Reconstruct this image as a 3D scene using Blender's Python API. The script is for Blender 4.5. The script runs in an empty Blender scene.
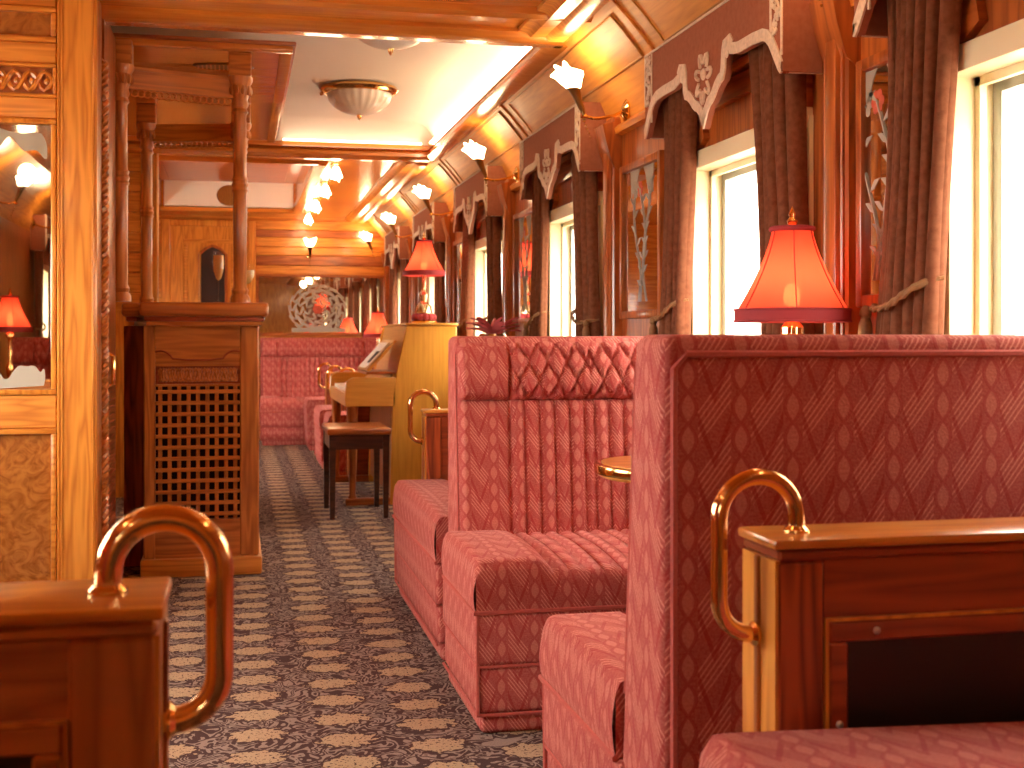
import bpy, bmesh, math, random
from mathutils import Vector, Matrix

random.seed(7)
PI = math.pi
SC = bpy.context.scene
C = SC.collection

# ------------------------------------------------------------------ camera, world, exposure
H = 0.95
cam = bpy.data.cameras.new('camera')
cam.sensor_width = 36.0
cam.lens = 1250.0 / 1024.0 * 36.0
cam.shift_y = -46.0 / 1024.0
cam.clip_start = 0.02
cam.dof.use_dof = True
cam.dof.focus_distance = 3.1
cam.dof.aperture_fstop = 8.0
camo = bpy.data.objects.new('camera', cam)
C.objects.link(camo)
camo.location = (0, 0, H)
camo.rotation_euler = (PI / 2, 0, -math.radians(12.4))
SC.camera = camo

SC.view_settings.view_transform = 'Standard'
SC.view_settings.look = 'None'
SC.view_settings.exposure = 0.85
SC.view_settings.gamma = 1.0
SC.view_settings.use_curve_mapping = False
SC.cycles.use_denoising = True
SC.cycles.max_bounces = 10
SC.cycles.diffuse_bounces = 5
SC.cycles.glossy_bounces = 5
SC.cycles.transmission_bounces = 6
SC.cycles.transparent_max_bounces = 12
SC.cycles.sample_clamp_indirect = 6.0
SC.cycles.caustics_reflective = False
SC.cycles.caustics_refractive = False

world = bpy.data.worlds.new('overcast_sky')
SC.world = world
world.use_nodes = True
wn = world.node_tree.nodes
wl = world.node_tree.links
bg = wn['Background']
bg.inputs['Color'].default_value = (1.0, 0.93, 0.82, 1)
bg.inputs['Strength'].default_value = 14.0

LAMP_K = 1.0     # common factor for the lamps of the carriage

# ------------------------------------------------------------------ mesh helpers
class MB:
    def __init__(s):
        s.v = []; s.f = []

    def add(s, vs, fs):
        o = len(s.v)
        s.v.extend([tuple(p) for p in vs])
        s.f.extend([tuple(i + o for i in f) for f in fs])
        return s

    def box(s, x0, x1, y0, y1, z0, z1, bev=0.0, seg=2):
        if bev <= 0:
            vs = [(x, y, z) for z in (z0, z1) for y in (y0, y1) for x in (x0, x1)]
            return s.add(vs, [(0, 2, 3, 1), (4, 5, 7, 6), (0, 1, 5, 4), (2, 6, 7, 3), (0, 4, 6, 2), (1, 3, 7, 5)])
        bm = bmesh.new()
        bmesh.ops.create_cube(bm, size=1.0)
        for v in bm.verts:
            v.co = Vector((x0 + (v.co.x + .5) * (x1 - x0), y0 + (v.co.y + .5) * (y1 - y0), z0 + (v.co.z + .5) * (z1 - z0)))
        bmesh.ops.bevel(bm, geom=list(bm.edges), offset=bev, segments=seg, profile=0.5, affect='EDGES')
        return s.from_bm(bm)

    def from_bm(s, bm):
        bm.verts.ensure_lookup_table()
        bm.verts.index_update()
        s.add([v.co for v in bm.verts], [[v.index for v in f.verts] for f in bm.faces])
        bm.free()
        return s

    def prism(s, poly, axis, a, b, bev=0.0, seg=2):
        """poly: 2D points (ccw), extruded along axis from a to b. axis x -> (y,z); y -> (x,z); z -> (x,y)"""
        def P(p, t):
            return {'x': (t, p[0], p[1]), 'y': (p[0], t, p[1]), 'z': (p[0], p[1], t)}[axis]
        n = len(poly)
        vs = [P(p, a) for p in poly] + [P(p, b) for p in poly]
        fs = [tuple(range(n - 1, -1, -1)), tuple(range(n, 2 * n))]
        fs += [(i, (i + 1) % n, n + (i + 1) % n, n + i) for i in range(n)]
        bm = bmesh.new()
        bv = [bm.verts.new(p) for p in vs]
        for f in fs:
            bm.faces.new([bv[i] for i in f])
        bmesh.ops.recalc_face_normals(bm, faces=list(bm.faces))
        if bev > 0:
            ed = [e for e in bm.edges if e.calc_face_angle(0) > 0.5]
            bmesh.ops.bevel(bm, geom=ed, offset=bev, segments=seg, profile=0.5, affect='EDGES')
        return s.from_bm(bm)

    def tube(s, pts, r, n=8, closed=False, caps=True):
        pts = [Vector(p) for p in pts]
        m = len(pts)
        rad = r if isinstance(r, (list, tuple)) else [r] * m
        tang = []
        for i in range(m):
            if closed:
                t = pts[(i + 1) % m] - pts[(i - 1) % m]
            else:
                t = pts[min(i + 1, m - 1)] - pts[max(i - 1, 0)]
            tang.append(t.normalized() if t.length > 1e-9 else Vector((0, 0, 1)))
        up = Vector((0, 0, 1)) if abs(tang[0].z) < 0.9 else Vector((1, 0, 0))
        nrm = (up - tang[0] * up.dot(tang[0])).normalized()
        vs = []
        for i in range(m):
            nrm = (nrm - tang[i] * nrm.dot(tang[i]))
            nrm = nrm.normalized() if nrm.length > 1e-6 else tang[i].orthogonal().normalized()
            b = tang[i].cross(nrm)
            for k in range(n):
                a = 2 * PI * k / n
                vs.append(pts[i] + (nrm * math.cos(a) + b * math.sin(a)) * rad[i])
        fs = []
        for i in range(m if closed else m - 1):
            j = (i + 1) % m
            for k in range(n):
                l = (k + 1) % n
                fs.append((i * n + k, i * n + l, j * n + l, j * n + k))
        if caps and not closed:
            fs.append(tuple(range(n - 1, -1, -1)))
            fs.append(tuple((m - 1) * n + k for k in range(n)))
        return s.add(vs, fs)

    def lathe(s, prof, n=20, o=(0, 0, 0), axis='z', sq=None):
        vs = []
        for (r, z) in prof:
            for k in range(n):
                a = 2 * PI * k / n
                p = (r * math.cos(a), r * math.sin(a), z)
                if axis == 'x': p = (p[2], p[0], p[1])
                if axis == 'y': p = (p[0], p[2], p[1])
                if sq: p = (p[0] * sq[0], p[1] * sq[1], p[2] * sq[2])
                vs.append((p[0] + o[0], p[1] + o[1], p[2] + o[2]))
        fs = []
        for i in range(len(prof) - 1):
            for k in range(n):
                l = (k + 1) % n
                fs.append((i * n + k, i * n + l, (i + 1) * n + l, (i + 1) * n + k))
        if prof[0][0] > 1e-4: fs.append(tuple(range(n - 1, -1, -1)))
        if prof[-1][0] > 1e-4: fs.append(tuple((len(prof) - 1) * n + k for k in range(n)))
        return s.add(vs, fs)

    def grid(s, fn, nu, nv, flip=False):
        vs = [fn(i / nu, j / nv) for j in range(nv + 1) for i in range(nu + 1)]
        fs = []
        for j in range(nv):
            for i in range(nu):
                a = j * (nu + 1) + i
                q = (a, a + 1, a + nu + 2, a + nu + 1)
                fs.append(q[::-1] if flip else q)
        return s.add(vs, fs)

    def ball(s, c, r, n=10, m=6, sq=(1, 1, 1)):
        prof = [(max(r * math.sin(PI * i / m), 1e-5), -r * math.cos(PI * i / m)) for i in range(m + 1)]
        return s.lathe(prof, n, c, 'z', sq)

    def build(s, name, mat, parent=None, smooth=True, angle=35, kind=None, label=None, fixn=True):
        me = bpy.data.meshes.new(name)
        me.from_pydata(s.v, [], s.f)
        if fixn:
            bm = bmesh.new(); bm.from_mesh(me)
            bmesh.ops.recalc_face_normals(bm, faces=list(bm.faces))
            bm.to_mesh(me); bm.free()
        me.update()
        uv = me.uv_layers.new(name='UVMap')
        vs = me.vertices
        data = [0.0] * (2 * len(me.loops))
        for p in me.polygons:
            n = p.normal
            ax, ay, az = abs(n.x), abs(n.y), abs(n.z)
            for li in p.loop_indices:
                c = vs[me.loops[li].vertex_index].co
                if az >= ax and az >= ay: q = (c.x, c.y)
                elif ax >= ay: q = (c.y, c.z)
                else: q = (c.x, c.z)
                data[2 * li] = q[0]; data[2 * li + 1] = q[1]
        uv.data.foreach_set('uv', data)
        if smooth:
            me.shade_smooth()
            me.set_sharp_from_angle(angle=math.radians(angle))
        me.materials.append(mat)
        o = bpy.data.objects.new(name, me)
        C.objects.link(o)
        if parent is not None: o.parent = parent
        if kind: o['kind'] = kind
        if label: o['label'] = label
        return o

def tag(o, label=None, cat=None, group=None, kind=None):
    if label: o['label'] = label
    if cat: o['category'] = cat
    if group: o['group'] = group
    if kind: o['kind'] = kind
    return o

def thing(name, label, cat, loc=(0, 0, 0), rz=0.0, group=None):
    o = bpy.data.objects.new(name, None)
    o.empty_display_size = 0.05
    C.objects.link(o)
    o.location = loc
    o.rotation_euler = (0, 0, rz)
    return tag(o, label, cat, group)

def copy_tree(o, parent=None):
    c = o.copy(); C.objects.link(c)
    if parent is not None: c.parent = parent
    for ch in list(o.children): copy_tree(ch, c)
    return c

def dup(root, loc, rz, label, group=None):
    r = copy_tree(root)
    r.location = loc; r.rotation_euler = (0, 0, rz)
    r['label'] = label
    if group: r['group'] = group
    return r

# ------------------------------------------------------------------ materials
def new_mat(name):
    m = bpy.data.materials.new(name)
    m.use_nodes = True
    nt = m.node_tree
    return m, nt, nt.nodes['Principled BSDF'], nt.nodes['Material Output']

def N(nt, t, **kw):
    n = nt.nodes.new(t)
    for k, v in kw.items(): setattr(n, k, v)
    return n

def plain(name, col, rough=0.5, metal=0.0, coat=0.0, spec=0.5, noise=0.0, scale=30):
    m, nt, p, out = new_mat(name)
    p.inputs['Base Color'].default_value = (*col, 1)
    p.inputs['Roughness'].default_value = rough
    p.inputs['Metallic'].default_value = metal
    p.inputs['Coat Weight'].default_value = coat
    p.inputs['Coat Roughness'].default_value = 0.12
    p.inputs['Specular IOR Level'].default_value = spec
    if noise:
        tc = N(nt, 'ShaderNodeTexCoord'); nz = N(nt, 'ShaderNodeTexNoise')
        nz.inputs['Scale'].default_value = scale
        nt.links.new(tc.outputs['Object'], nz.inputs['Vector'])
        mx = N(nt, 'ShaderNodeMix', data_type='RGBA')
        mx.inputs[6].default_value = tuple(c * (1 - noise) for c in col) + (1,)
        mx.inputs[7].default_value = tuple(min(1, c * (1 + noise)) for c in col) + (1,)
        nt.links.new(nz.outputs['Fac'], mx.inputs[0])
        nt.links.new(mx.outputs[2], p.inputs['Base Color'])
    return m

def wood(name, dark, light, grain='v', fine=70.0, lng=2.5, rough=0.3, coat=0.35, big=0.45):
    m, nt, p, out = new_mat(name)
    uv = N(nt, 'ShaderNodeUVMap')
    mp = N(nt, 'ShaderNodeMapping')
    sc = (fine, lng, 1) if grain == 'v' else (lng, fine, 1)
    mp.inputs['Scale'].default_value = sc
    oi = N(nt, 'ShaderNodeObjectInfo')
    ml = N(nt, 'ShaderNodeMath', operation='MULTIPLY'); ml.inputs[1].default_value = 37.0
    nt.links.new(oi.outputs['Random'], ml.inputs[0])
    cb = N(nt, 'ShaderNodeCombineXYZ')
    nt.links.new(ml.outputs[0], cb.inputs[0]); nt.links.new(ml.outputs[0], cb.inputs[1])
    nt.links.new(cb.outputs[0], mp.inputs['Location'])
    nt.links.new(uv.outputs['UV'], mp.inputs['Vector'])
    n1 = N(nt, 'ShaderNodeTexNoise'); n1.inputs['Scale'].default_value = 1.0
    n1.inputs['Detail'].default_value = 5; n1.inputs['Roughness'].default_value = 0.6
    n1.inputs['Distortion'].default_value = 0.4
    nt.links.new(mp.outputs[0], n1.inputs['Vector'])
    mp2 = N(nt, 'ShaderNodeMapping')
    s2 = (14, 1.3, 1) if grain == 'v' else (1.3, 14, 1)
    mp2.inputs['Scale'].default_value = s2
    nt.links.new(cb.outputs[0], mp2.inputs['Location'])
    nt.links.new(uv.outputs['UV'], mp2.inputs['Vector'])
    n2 = N(nt, 'ShaderNodeTexNoise'); n2.inputs['Scale'].default_value = 1.0; n2.inputs['Detail'].default_value = 2
    nt.links.new(mp2.outputs[0], n2.inputs['Vector'])
    # cathedral rings out of the broad noise
    rg = N(nt, 'ShaderNodeMath', operation='MULTIPLY'); rg.inputs[1].default_value = 13.0
    nt.links.new(n2.outputs['Fac'], rg.inputs[0])
    fr = N(nt, 'ShaderNodeMath', operation='PINGPONG'); fr.inputs[1].default_value = 1.0; nt.links.new(rg.outputs[0], fr.inputs[0])
    a = N(nt, 'ShaderNodeMath', operation='MULTIPLY'); a.inputs[1].default_value = big
    nt.links.new(fr.outputs[0], a.inputs[0])
    b = N(nt, 'ShaderNodeMath', operation='MULTIPLY'); b.inputs[1].default_value = 1.0 - big
    nt.links.new(n1.outputs['Fac'], b.inputs[0])
    sm = N(nt, 'ShaderNodeMath', operation='ADD')
    nt.links.new(a.outputs[0], sm.inputs[0]); nt.links.new(b.outputs[0], sm.inputs[1])
    cr = N(nt, 'ShaderNodeValToRGB')
    cr.color_ramp.elements[0].position = 0.22; cr.color_ramp.elements[0].color = (*dark, 1)
    cr.color_ramp.elements[1].position = 0.66; cr.color_ramp.elements[1].color = (*light, 1)
    nt.links.new(sm.outputs[0], cr.inputs[0])
    nt.links.new(cr.outputs[0], p.inputs['Base Color'])
    p.inputs['Roughness'].default_value = rough
    p.inputs['Coat Weight'].default_value = coat
    p.inputs['Coat Roughness'].default_value = 0.1
    bp = N(nt, 'ShaderNodeBump'); bp.inputs['Strength'].default_value = 0.05; bp.inputs['Distance'].default_value = 0.002
    nt.links.new(n1.outputs['Fac'], bp.inputs['Height']); nt.links.new(bp.outputs[0], p.inputs['Normal'])
    return m

def burl(name, dark, light):
    m, nt, p, out = new_mat(name)
    uv = N(nt, 'ShaderNodeUVMap')
    n1 = N(nt, 'ShaderNodeTexNoise'); n1.inputs['Scale'].default_value = 16; n1.inputs['Detail'].default_value = 6
    n1.inputs['Distortion'].default_value = 2.5
    nt.links.new(uv.outputs['UV'], n1.inputs['Vector'])
    cr = N(nt, 'ShaderNodeValToRGB')
    cr.color_ramp.elements[0].position = 0.3; cr.color_ramp.elements[0].color = (*dark, 1)
    cr.color_ramp.elements[1].position = 0.62; cr.color_ramp.elements[1].color = (*light, 1)
    nt.links.new(n1.outputs['Fac'], cr.inputs[0]); nt.links.new(cr.outputs[0], p.inputs['Base Color'])
    p.inputs['Roughness'].default_value = 0.25; p.inputs['Coat Weight'].default_value = 0.5
    return m

def emis(name, col, s):
    m, nt, p, out = new_mat(name)
    nt.nodes.remove(p)
    e = N(nt, 'ShaderNodeEmission')
    e.inputs['Color'].default_value = (*col, 1); e.inputs['Strength'].default_value = s
    nt.links.new(e.outputs[0], out.inputs['Surface'])
    return m

def fabric(name, dark, light, line):
    """damask: columns of leaf chains on a herringbone ground; UV in metres"""
    m, nt, p, out = new_mat(name)
    L = nt.links
    uv = N(nt, 'ShaderNodeUVMap')
    sp = N(nt, 'ShaderNodeSeparateXYZ'); L.new(uv.outputs['UV'], sp.inputs[0])
    def math_(op, a, b=None, c=None):
        n = N(nt, 'ShaderNodeMath', operation=op)
        for i, q in enumerate((a, b, c)):
            if q is None: continue
            if isinstance(q, (int, float)): n.inputs[i].default_value = q
            else: L.new(q, n.inputs[i])
        return n.outputs[0]
    PX, PZ = 0.080, 0.046
    su = math_('DIVIDE', sp.outputs['X'], PX)
    fu = math_('FRACT', su)
    tri = math_('ABSOLUTE', math_('SUBTRACT', fu, 0.5))           # 0 at chain centre .. 0.5 between
    sv = math_('DIVIDE', sp.outputs['Y'], PZ)
    # braided chain of leaves: two strands crossing, light leaves between them
    ph = math_('MULTIPLY', sv, PI)
    off = math_('MULTIPLY', math_('SINE', ph), 0.15)
    cu = math_('SUBTRACT', fu, 0.5)
    st1 = math_('LESS_THAN', math_('ABSOLUTE', math_('SUBTRACT', cu, off)), 0.035)
    st2_ = math_('LESS_THAN', math_('ABSOLUTE', math_('ADD', cu, off)), 0.035)
    leaf = math_('LESS_THAN', tri, math_('ADD', math_('ABSOLUTE', off), 0.02))
    # wide diagonal rib and fine diagonal threads between the chains
    zz = math_('FRACT', math_('ADD', math_('MULTIPLY', sv, 0.5), math_('MULTIPLY', tri, 2.2)))
    rib = math_('LESS_THAN', math_('ABSOLUTE', math_('SUBTRACT', zz, 0.5)), 0.10)
    outside = math_('GREATER_THAN', tri, 0.19)
    hatch = math_('MAXIMUM', math_('MAXIMUM', st1, st2_), math_('MULTIPLY', rib, outside))
    fine = math_('FRACT', math_('ADD', math_('MULTIPLY', sv, 4.0), math_('MULTIPLY', fu, 9.0)))
    finel = math_('LESS_THAN', fine, 0.34)
    grp = math_('LESS_THAN', math_('FRACT', math_('ADD', math_('MULTIPLY', sv, 0.5), fu)), 0.55)
    fl = math_('MULTIPLY', math_('MULTIPLY', math_('MULTIPLY', finel, outside), grp), 0.5)
    nz = N(nt, 'ShaderNodeTexNoise'); nz.inputs['Scale'].default_value = 260; nz.inputs['Detail'].default_value = 2
    L.new(uv.outputs['UV'], nz.inputs['Vector'])
    f = math_('ADD', math_('MULTIPLY', leaf, 0.27), fl)
    f = math_('ADD', f, math_('MULTIPLY', math_('SUBTRACT', nz.outputs['Fac'], 0.5), 0.7))
    f = math_('ADD', f, 0.22)
    cr = N(nt, 'ShaderNodeMix', data_type='RGBA'); cr.clamp_factor = True
    cr.inputs[6].default_value = (*dark, 1); cr.inputs[7].default_value = (*light, 1)
    L.new(f, cr.inputs[0])
    mx = N(nt, 'ShaderNodeMix', data_type='RGBA')
    L.new(math_('MULTIPLY', hatch, 0.6), mx.inputs[0])
    L.new(cr.outputs[2], mx.inputs[6]); mx.inputs[7].default_value = (*line, 1)
    L.new(mx.outputs[2], p.inputs['Base Color'])
    p.inputs['Roughness'].default_value = 0.85
    p.inputs['Specular IOR Level'].default_value = 0.2
    p.inputs['Sheen Weight'].default_value = 0.12
    p.inputs['Sheen Roughness'].default_value = 0.4
    p.inputs['Sheen Tint'].default_value = (1, .75, .65, 1)
    bp = N(nt, 'ShaderNodeBump'); bp.inputs['Strength'].default_value = 0.35; bp.inputs['Distance'].default_value = 0.003
    L.new(f, bp.inputs['Height']); L.new(bp.outputs[0], p.inputs['Normal'])
    return m

def carpet_mat():
    m, nt, p, out = new_mat('carpet')
    L = nt.links
    tc = N(nt, 'ShaderNodeTexCoord')
    sp = N(nt, 'ShaderNodeSeparateXYZ'); L.new(tc.outputs['Object'], sp.inputs[0])
    def math_(op, a, b=None):
        n = N(nt, 'ShaderNodeMath', operation=op)
        for i, q in enumerate((a, b)):
            if q is None: continue
            if isinstance(q, (int, float)): n.inputs[i].default_value = q
            else: L.new(q, n.inputs[i])
        return n.outputs[0]
    nz = N(nt, 'ShaderNodeTexNoise'); nz.inputs['Scale'].default_value = 45; nz.inputs['Detail'].default_value = 3
    L.new(tc.outputs['Object'], nz.inputs['Vector'])
    wob = math_('MULTIPLY', math_('SUBTRACT', nz.outputs['Fac'], 0.5), 1.5)
    su = math_('DIVIDE', math_('ADD', sp.outputs['X'], 0.055), 0.205)
    col = math_('FLOOR', su)
    fx = math_('SUBTRACT', math_('FRACT', su), 0.5)
    par = math_('FRACT', math_('MULTIPLY', col, 0.5))
    sv = math_('ADD', math_('DIVIDE', sp.outputs['Y'], 0.165), par)
    fy = math_('SUBTRACT', math_('FRACT', sv), 0.5)
    r = math_('SQRT', math_('ADD', math_('POWER', math_('MULTIPLY', fx, 0.205 / 0.064), 2.0), math_('POWER', math_('MULTIPLY', fy, 0.165 / 0.046), 2.0)))
    r = math_('ADD', r, wob)
    nsp = N(nt, 'ShaderNodeTexNoise'); nsp.inputs['Scale'].default_value = 130; nsp.inputs['Detail'].default_value = 1
    L.new(tc.outputs['Object'], nsp.inputs['Vector'])
    med = math_('MULTIPLY', math_('LESS_THAN', r, 1.0), math_('GREATER_THAN', nsp.outputs['Fac'], 0.38))
    n2 = N(nt, 'ShaderNodeTexNoise'); n2.inputs['Scale'].default_value = 13; n2.inputs['Detail'].default_value = 1.5
    n2.inputs['Distortion'].default_value = 1.6
    L.new(tc.outputs['Object'], n2.inputs['Vector'])
    k = math_('FRACT', math_('MULTIPLY', n2.outputs['Fac'], 7.0))
    curl = math_('LESS_THAN', math_('ABSOLUTE', math_('SUBTRACT', k, 0.5)), 0.22)
    outm = math_('GREATER_THAN', r, 1.22)
    curl = math_('MULTIPLY', curl, outm)
    c1 = N(nt, 'ShaderNodeMix', data_type='RGBA')
    c1.inputs[6].default_value = (0.085, 0.044, 0.042, 1); c1.inputs[7].default_value = (0.34, 0.255, 0.215, 1)
    L.new(curl, c1.inputs[0])
    c2 = N(nt, 'ShaderNodeMix', data_type='RGBA')
    L.new(med, c2.inputs[0]); L.new(c1.outputs[2], c2.inputs[6]); c2.inputs[7].default_value = (0.52, 0.37, 0.235, 1)
    n3 = N(nt, 'ShaderNodeTexNoise'); n3.inputs['Scale'].default_value = 300
    L.new(tc.outputs['Object'], n3.inputs['Vector'])
    c3 = N(nt, 'ShaderNodeMix', data_type='RGBA', blend_type='MULTIPLY'); c3.inputs[0].default_value = 0.6
    L.new(c2.outputs[2], c3.inputs[6])
    g = N(nt, 'ShaderNodeValToRGB'); g.color_ramp.elements[0].position = .3; g.color_ramp.elements[0].color = (.45, .45, .45, 1)
    g.color_ramp.elements[1].position = .65
    L.new(n3.outputs['Fac'], g.inputs[0]); L.new(g.outputs[0], c3.inputs[7])
    L.new(c3.outputs[2], p.inputs['Base Color'])
    p.inputs['Roughness'].default_value = 0.95
    p.inputs['Specular IOR Level'].default_value = 0.1
    bp = N(nt, 'ShaderNodeBump'); bp.inputs['Strength'].default_value = 0.5; bp.inputs['Distance'].default_value = 0.004
    L.new(n3.outputs['Fac'], bp.inputs['Height']); L.new(bp.outputs[0], p.inputs['Normal'])
    return m

def velvet(name, col, hi):
    m, nt, p, out = new_mat(name)
    tc = N(nt, 'ShaderNodeTexCoord'); nz = N(nt, 'ShaderNodeTexNoise')
    nz.inputs['Scale'].default_value = 60; nz.inputs['Detail'].default_value = 3
    nt.links.new(tc.outputs['Object'], nz.inputs['Vector'])
    mx = N(nt, 'ShaderNodeMix', data_type='RGBA')
    mx.inputs[6].default_value = (*col, 1); mx.inputs[7].default_value = (*hi, 1)
    nt.links.new(nz.outputs['Fac'], mx.inputs[0]); nt.links.new(mx.outputs[2], p.inputs['Base Color'])
    p.inputs['Roughness'].default_value = 0.9
    p.inputs['Specular IOR Level'].default_value = 0.08
    p.inputs['Sheen Weight'].default_value = 0.06; p.inputs['Sheen Roughness'].default_value = 0.35
    p.inputs['Sheen Tint'].default_value = (1, .75, .55, 1)
    return m

def thin_glass(name, refl=0.08, tint=(1, 1, 1)):
    m, nt, p, out = new_mat(name)
    nt.nodes.remove(p)
    t = N(nt, 'ShaderNodeBsdfTransparent'); t.inputs[0].default_value = (*tint, 1)
    g = N(nt, 'ShaderNodeBsdfGlossy'); g.inputs['Roughness'].default_value = 0.02
    mx = N(nt, 'ShaderNodeMixShader'); mx.inputs[0].default_value = refl
    nt.links.new(t.outputs[0], mx.inputs[1]); nt.links.new(g.outputs[0], mx.inputs[2])
    nt.links.new(mx.outputs[0], out.inputs['Surface'])
    return m

def shade_mat(name, col, k):
    m, nt, p, out = new_mat(name)
    nt.nodes.remove(p)
    tl = N(nt, 'ShaderNodeBsdfTranslucent'); tl.inputs['Color'].default_value = (*col, 1)
    df = N(nt, 'ShaderNodeBsdfDiffuse'); df.inputs['Color'].default_value = (*col, 1)
    mx = N(nt, 'ShaderNodeMixShader'); mx.inputs[0].default_value = k
    nt.links.new(df.outputs[0], mx.inputs[1]); nt.links.new(tl.outputs[0], mx.inputs[2])
    tr = N(nt, 'ShaderNodeBsdfTransparent'); tr.inputs[0].default_value = (1, .8, .4, 1)
    m2 = N(nt, 'ShaderNodeMixShader'); m2.inputs[0].default_value = 0.006
    nt.links.new(mx.outputs[0], m2.inputs[1]); nt.links.new(tr.outputs[0], m2.inputs[2])
    nt.links.new(m2.outputs[0], out.inputs['Surface'])
    return m

M = {}
M['satin_v'] = wood('satinwood_upright', (0.50, 0.15, 0.016), (0.74, 0.30, 0.045), 'v')
M['satin_h'] = wood('satinwood_level', (0.50, 0.15, 0.016), (0.72, 0.29, 0.045), 'h')
M['mahog_v'] = wood('mahogany_upright', (0.24, 0.052, 0.012), (0.46, 0.13, 0.026), 'v')
M['mahog_h'] = wood('mahogany_level', (0.24, 0.052, 0.012), (0.46, 0.13, 0.026), 'h')
M['cove_h'] = wood('cove_veneer', (0.52, 0.17, 0.02), (0.72, 0.30, 0.05), 'h', rough=0.5, coat=0.0, big=0.15)
M['ceil_h'] = wood('ceiling_veneer', (0.50, 0.14, 0.018), (0.66, 0.23, 0.035), 'h', rough=0.22, coat=0.6, big=0.2)
M['bar_v'] = wood('brightened_bar_wood_upright', (0.36, 0.105, 0.02), (0.62, 0.22, 0.045), 'v')  # wood colour lightened to make up for weak light on the bar front
M['bar_h'] = wood('brightened_bar_wood_level', (0.36, 0.105, 0.02), (0.62, 0.22, 0.045), 'h')
M['red_v'] = wood('red_stained_wood_upright', (0.13, 0.018, 0.007), (0.44, 0.085, 0.022), 'v', fine=55)
M['red_h'] = wood('red_stained_wood_level', (0.22, 0.034, 0.012), (0.38, 0.07, 0.02), 'h', fine=55)
M['piano'] = wood('honey_piano_veneer', (0.66, 0.28, 0.035), (0.82, 0.40, 0.06), 'v', big=0.15)
M['piano_h'] = wood('honey_piano_veneer_level', (0.55, 0.24, 0.035), (0.70, 0.34, 0.06), 'h', big=0.15)
M['dark'] = wood('dark_bench_wood', (0.025, 0.008, 0.005), (0.07, 0.02, 0.01), 'h')
M['burl'] = burl('burl_veneer', (0.24, 0.065, 0.01), (0.46, 0.165, 0.028))
M['gap'] = plain('shadowed_backing', (0.03, 0.008, 0.004), 0.8)
M['black'] = plain('dark_bronze_inset', (0.022, 0.012, 0.009), 0.35, noise=0.3, scale=5)
M['brass'] = plain('polished_brass', (0.88, 0.56, 0.22), 0.12, 1.0)
M['brass2'] = plain('rosy_polished_brass', (0.90, 0.54, 0.24), 0.09, 1.0)
M['steel'] = plain('steel_screw', (0.6, 0.55, 0.5), 0.3, 1.0)
M['bronze'] = plain('antique_bronze', (0.30, 0.17, 0.06), 0.35, 1.0)
M['gilt'] = plain('gilt_bead', (0.62, 0.32, 0.09), 0.3, 0.7)
M['fabric'] = fabric('rose_damask', (0.35, 0.040, 0.038), (0.76, 0.31, 0.24), (0.34, 0.022, 0.03))
M['pipe'] = plain('rose_piping', (0.48, 0.095, 0.075), 0.8, noise=0.25, scale=160)
M['carpet'] = carpet_mat()
M['white'] = plain('cream_ceiling_paint', (0.93, 0.88, 0.79), 0.6, spec=0.2)
M['cream'] = plain('cream_window_paint', (0.86, 0.78, 0.52), 0.4, coat=0.2)
M['grey'] = plain('grey_window_metal', (0.45, 0.45, 0.44), 0.35, 0.6)
M['mirror'] = plain('mirror_silvering', (0.88, 0.84, 0.78), 0.015, 1.0)
M['etch'] = plain('frosted_etching', (0.40, 0.36, 0.29), 0.7)
M['etch_red'] = plain('red_tinted_etching', (0.55, 0.10, 0.05), 0.6)
M['curtain'] = velvet('brown_velvet', (0.10, 0.030, 0.015), (0.25, 0.098, 0.05))
M['pelmet'] = velvet('cinnamon_velvet', (0.27, 0.09, 0.05), (0.38, 0.15, 0.09))
M['applique'] = plain('beige_embroidery', (0.72, 0.58, 0.45), 0.85, noise=0.3, scale=90)
M['rope'] = plain('gold_rope', (0.24, 0.12, 0.045), 0.7, noise=0.35, scale=120)
M['glass'] = thin_glass('window_glass', 0.05)
M['clear'] = thin_glass('drinking_glass')
M['champagne'] = plain('champagne', (0.85, 0.55, 0.20), 0.2)
M['paper'] = plain('white_linen', (0.80, 0.75, 0.68), 0.8)
M['shade'] = shade_mat('salmon_silk', (0.82, 0.10, 0.065), 0.55)
M['shade_trim'] = plain('crimson_braid', (0.30, 0.025, 0.03), 0.8)
M['flower_glow'] = emis('lit_flower_glass', (1.0, 0.74, 0.42), 16 * LAMP_K)
M['bulb'] = emis('warm_bulb', (1.0, 0.66, 0.30), 42 * LAMP_K)
M['dome'] = plain('frosted_ribbed_glass', (0.82, 0.77, 0.70), 0.35, coat=0.3)
M['leaf'] = plain('foliage', (0.13, 0.17, 0.09), 0.8, noise=0.5, scale=6)
M['pinkleaf'] = plain('pink_bromeliad', (0.60, 0.12, 0.12), 0.6, noise=0.4, scale=30)
M['pot'] = plain('silver_pot', (0.5, 0.42, 0.33), 0.25, 1.0)
M['ground'] = plain('pale_gravel', (0.55, 0.52, 0.46), 0.9, noise=0.2, scale=3)
M['ivory'] = plain('ivory_keys', (0.75, 0.70, 0.60), 0.3)
M['ebony'] = plain('ebony_keys', (0.02, 0.02, 0.02), 0.3)
M['crystal'] = plain('crystal_drop', (0.85, 0.70, 0.45), 0.08, 0.8)

# ------------------------------------------------------------------ dimensions
XR, XL = 1.41, -1.50          # side walls
Y0, Y1 = -2.7, 11.9           # end walls
ZS, ZC = 2.08, 2.27           # wooden soffit, cream ceiling
PITCH = 1.84

# right hand windows (y from, y to)
WIN_R = [(1.45, 2.30)] + [(2.90 + PITCH * k, 3.75 + PITCH * k) for k in range(5)]
WIN_L = [(-2.05, -1.40), (1.75, 2.85), (3.05, 4.10), (8.20, 9.30), (9.60, 10.70)]
ZW0, ZW1 = 0.80, 1.51

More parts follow.
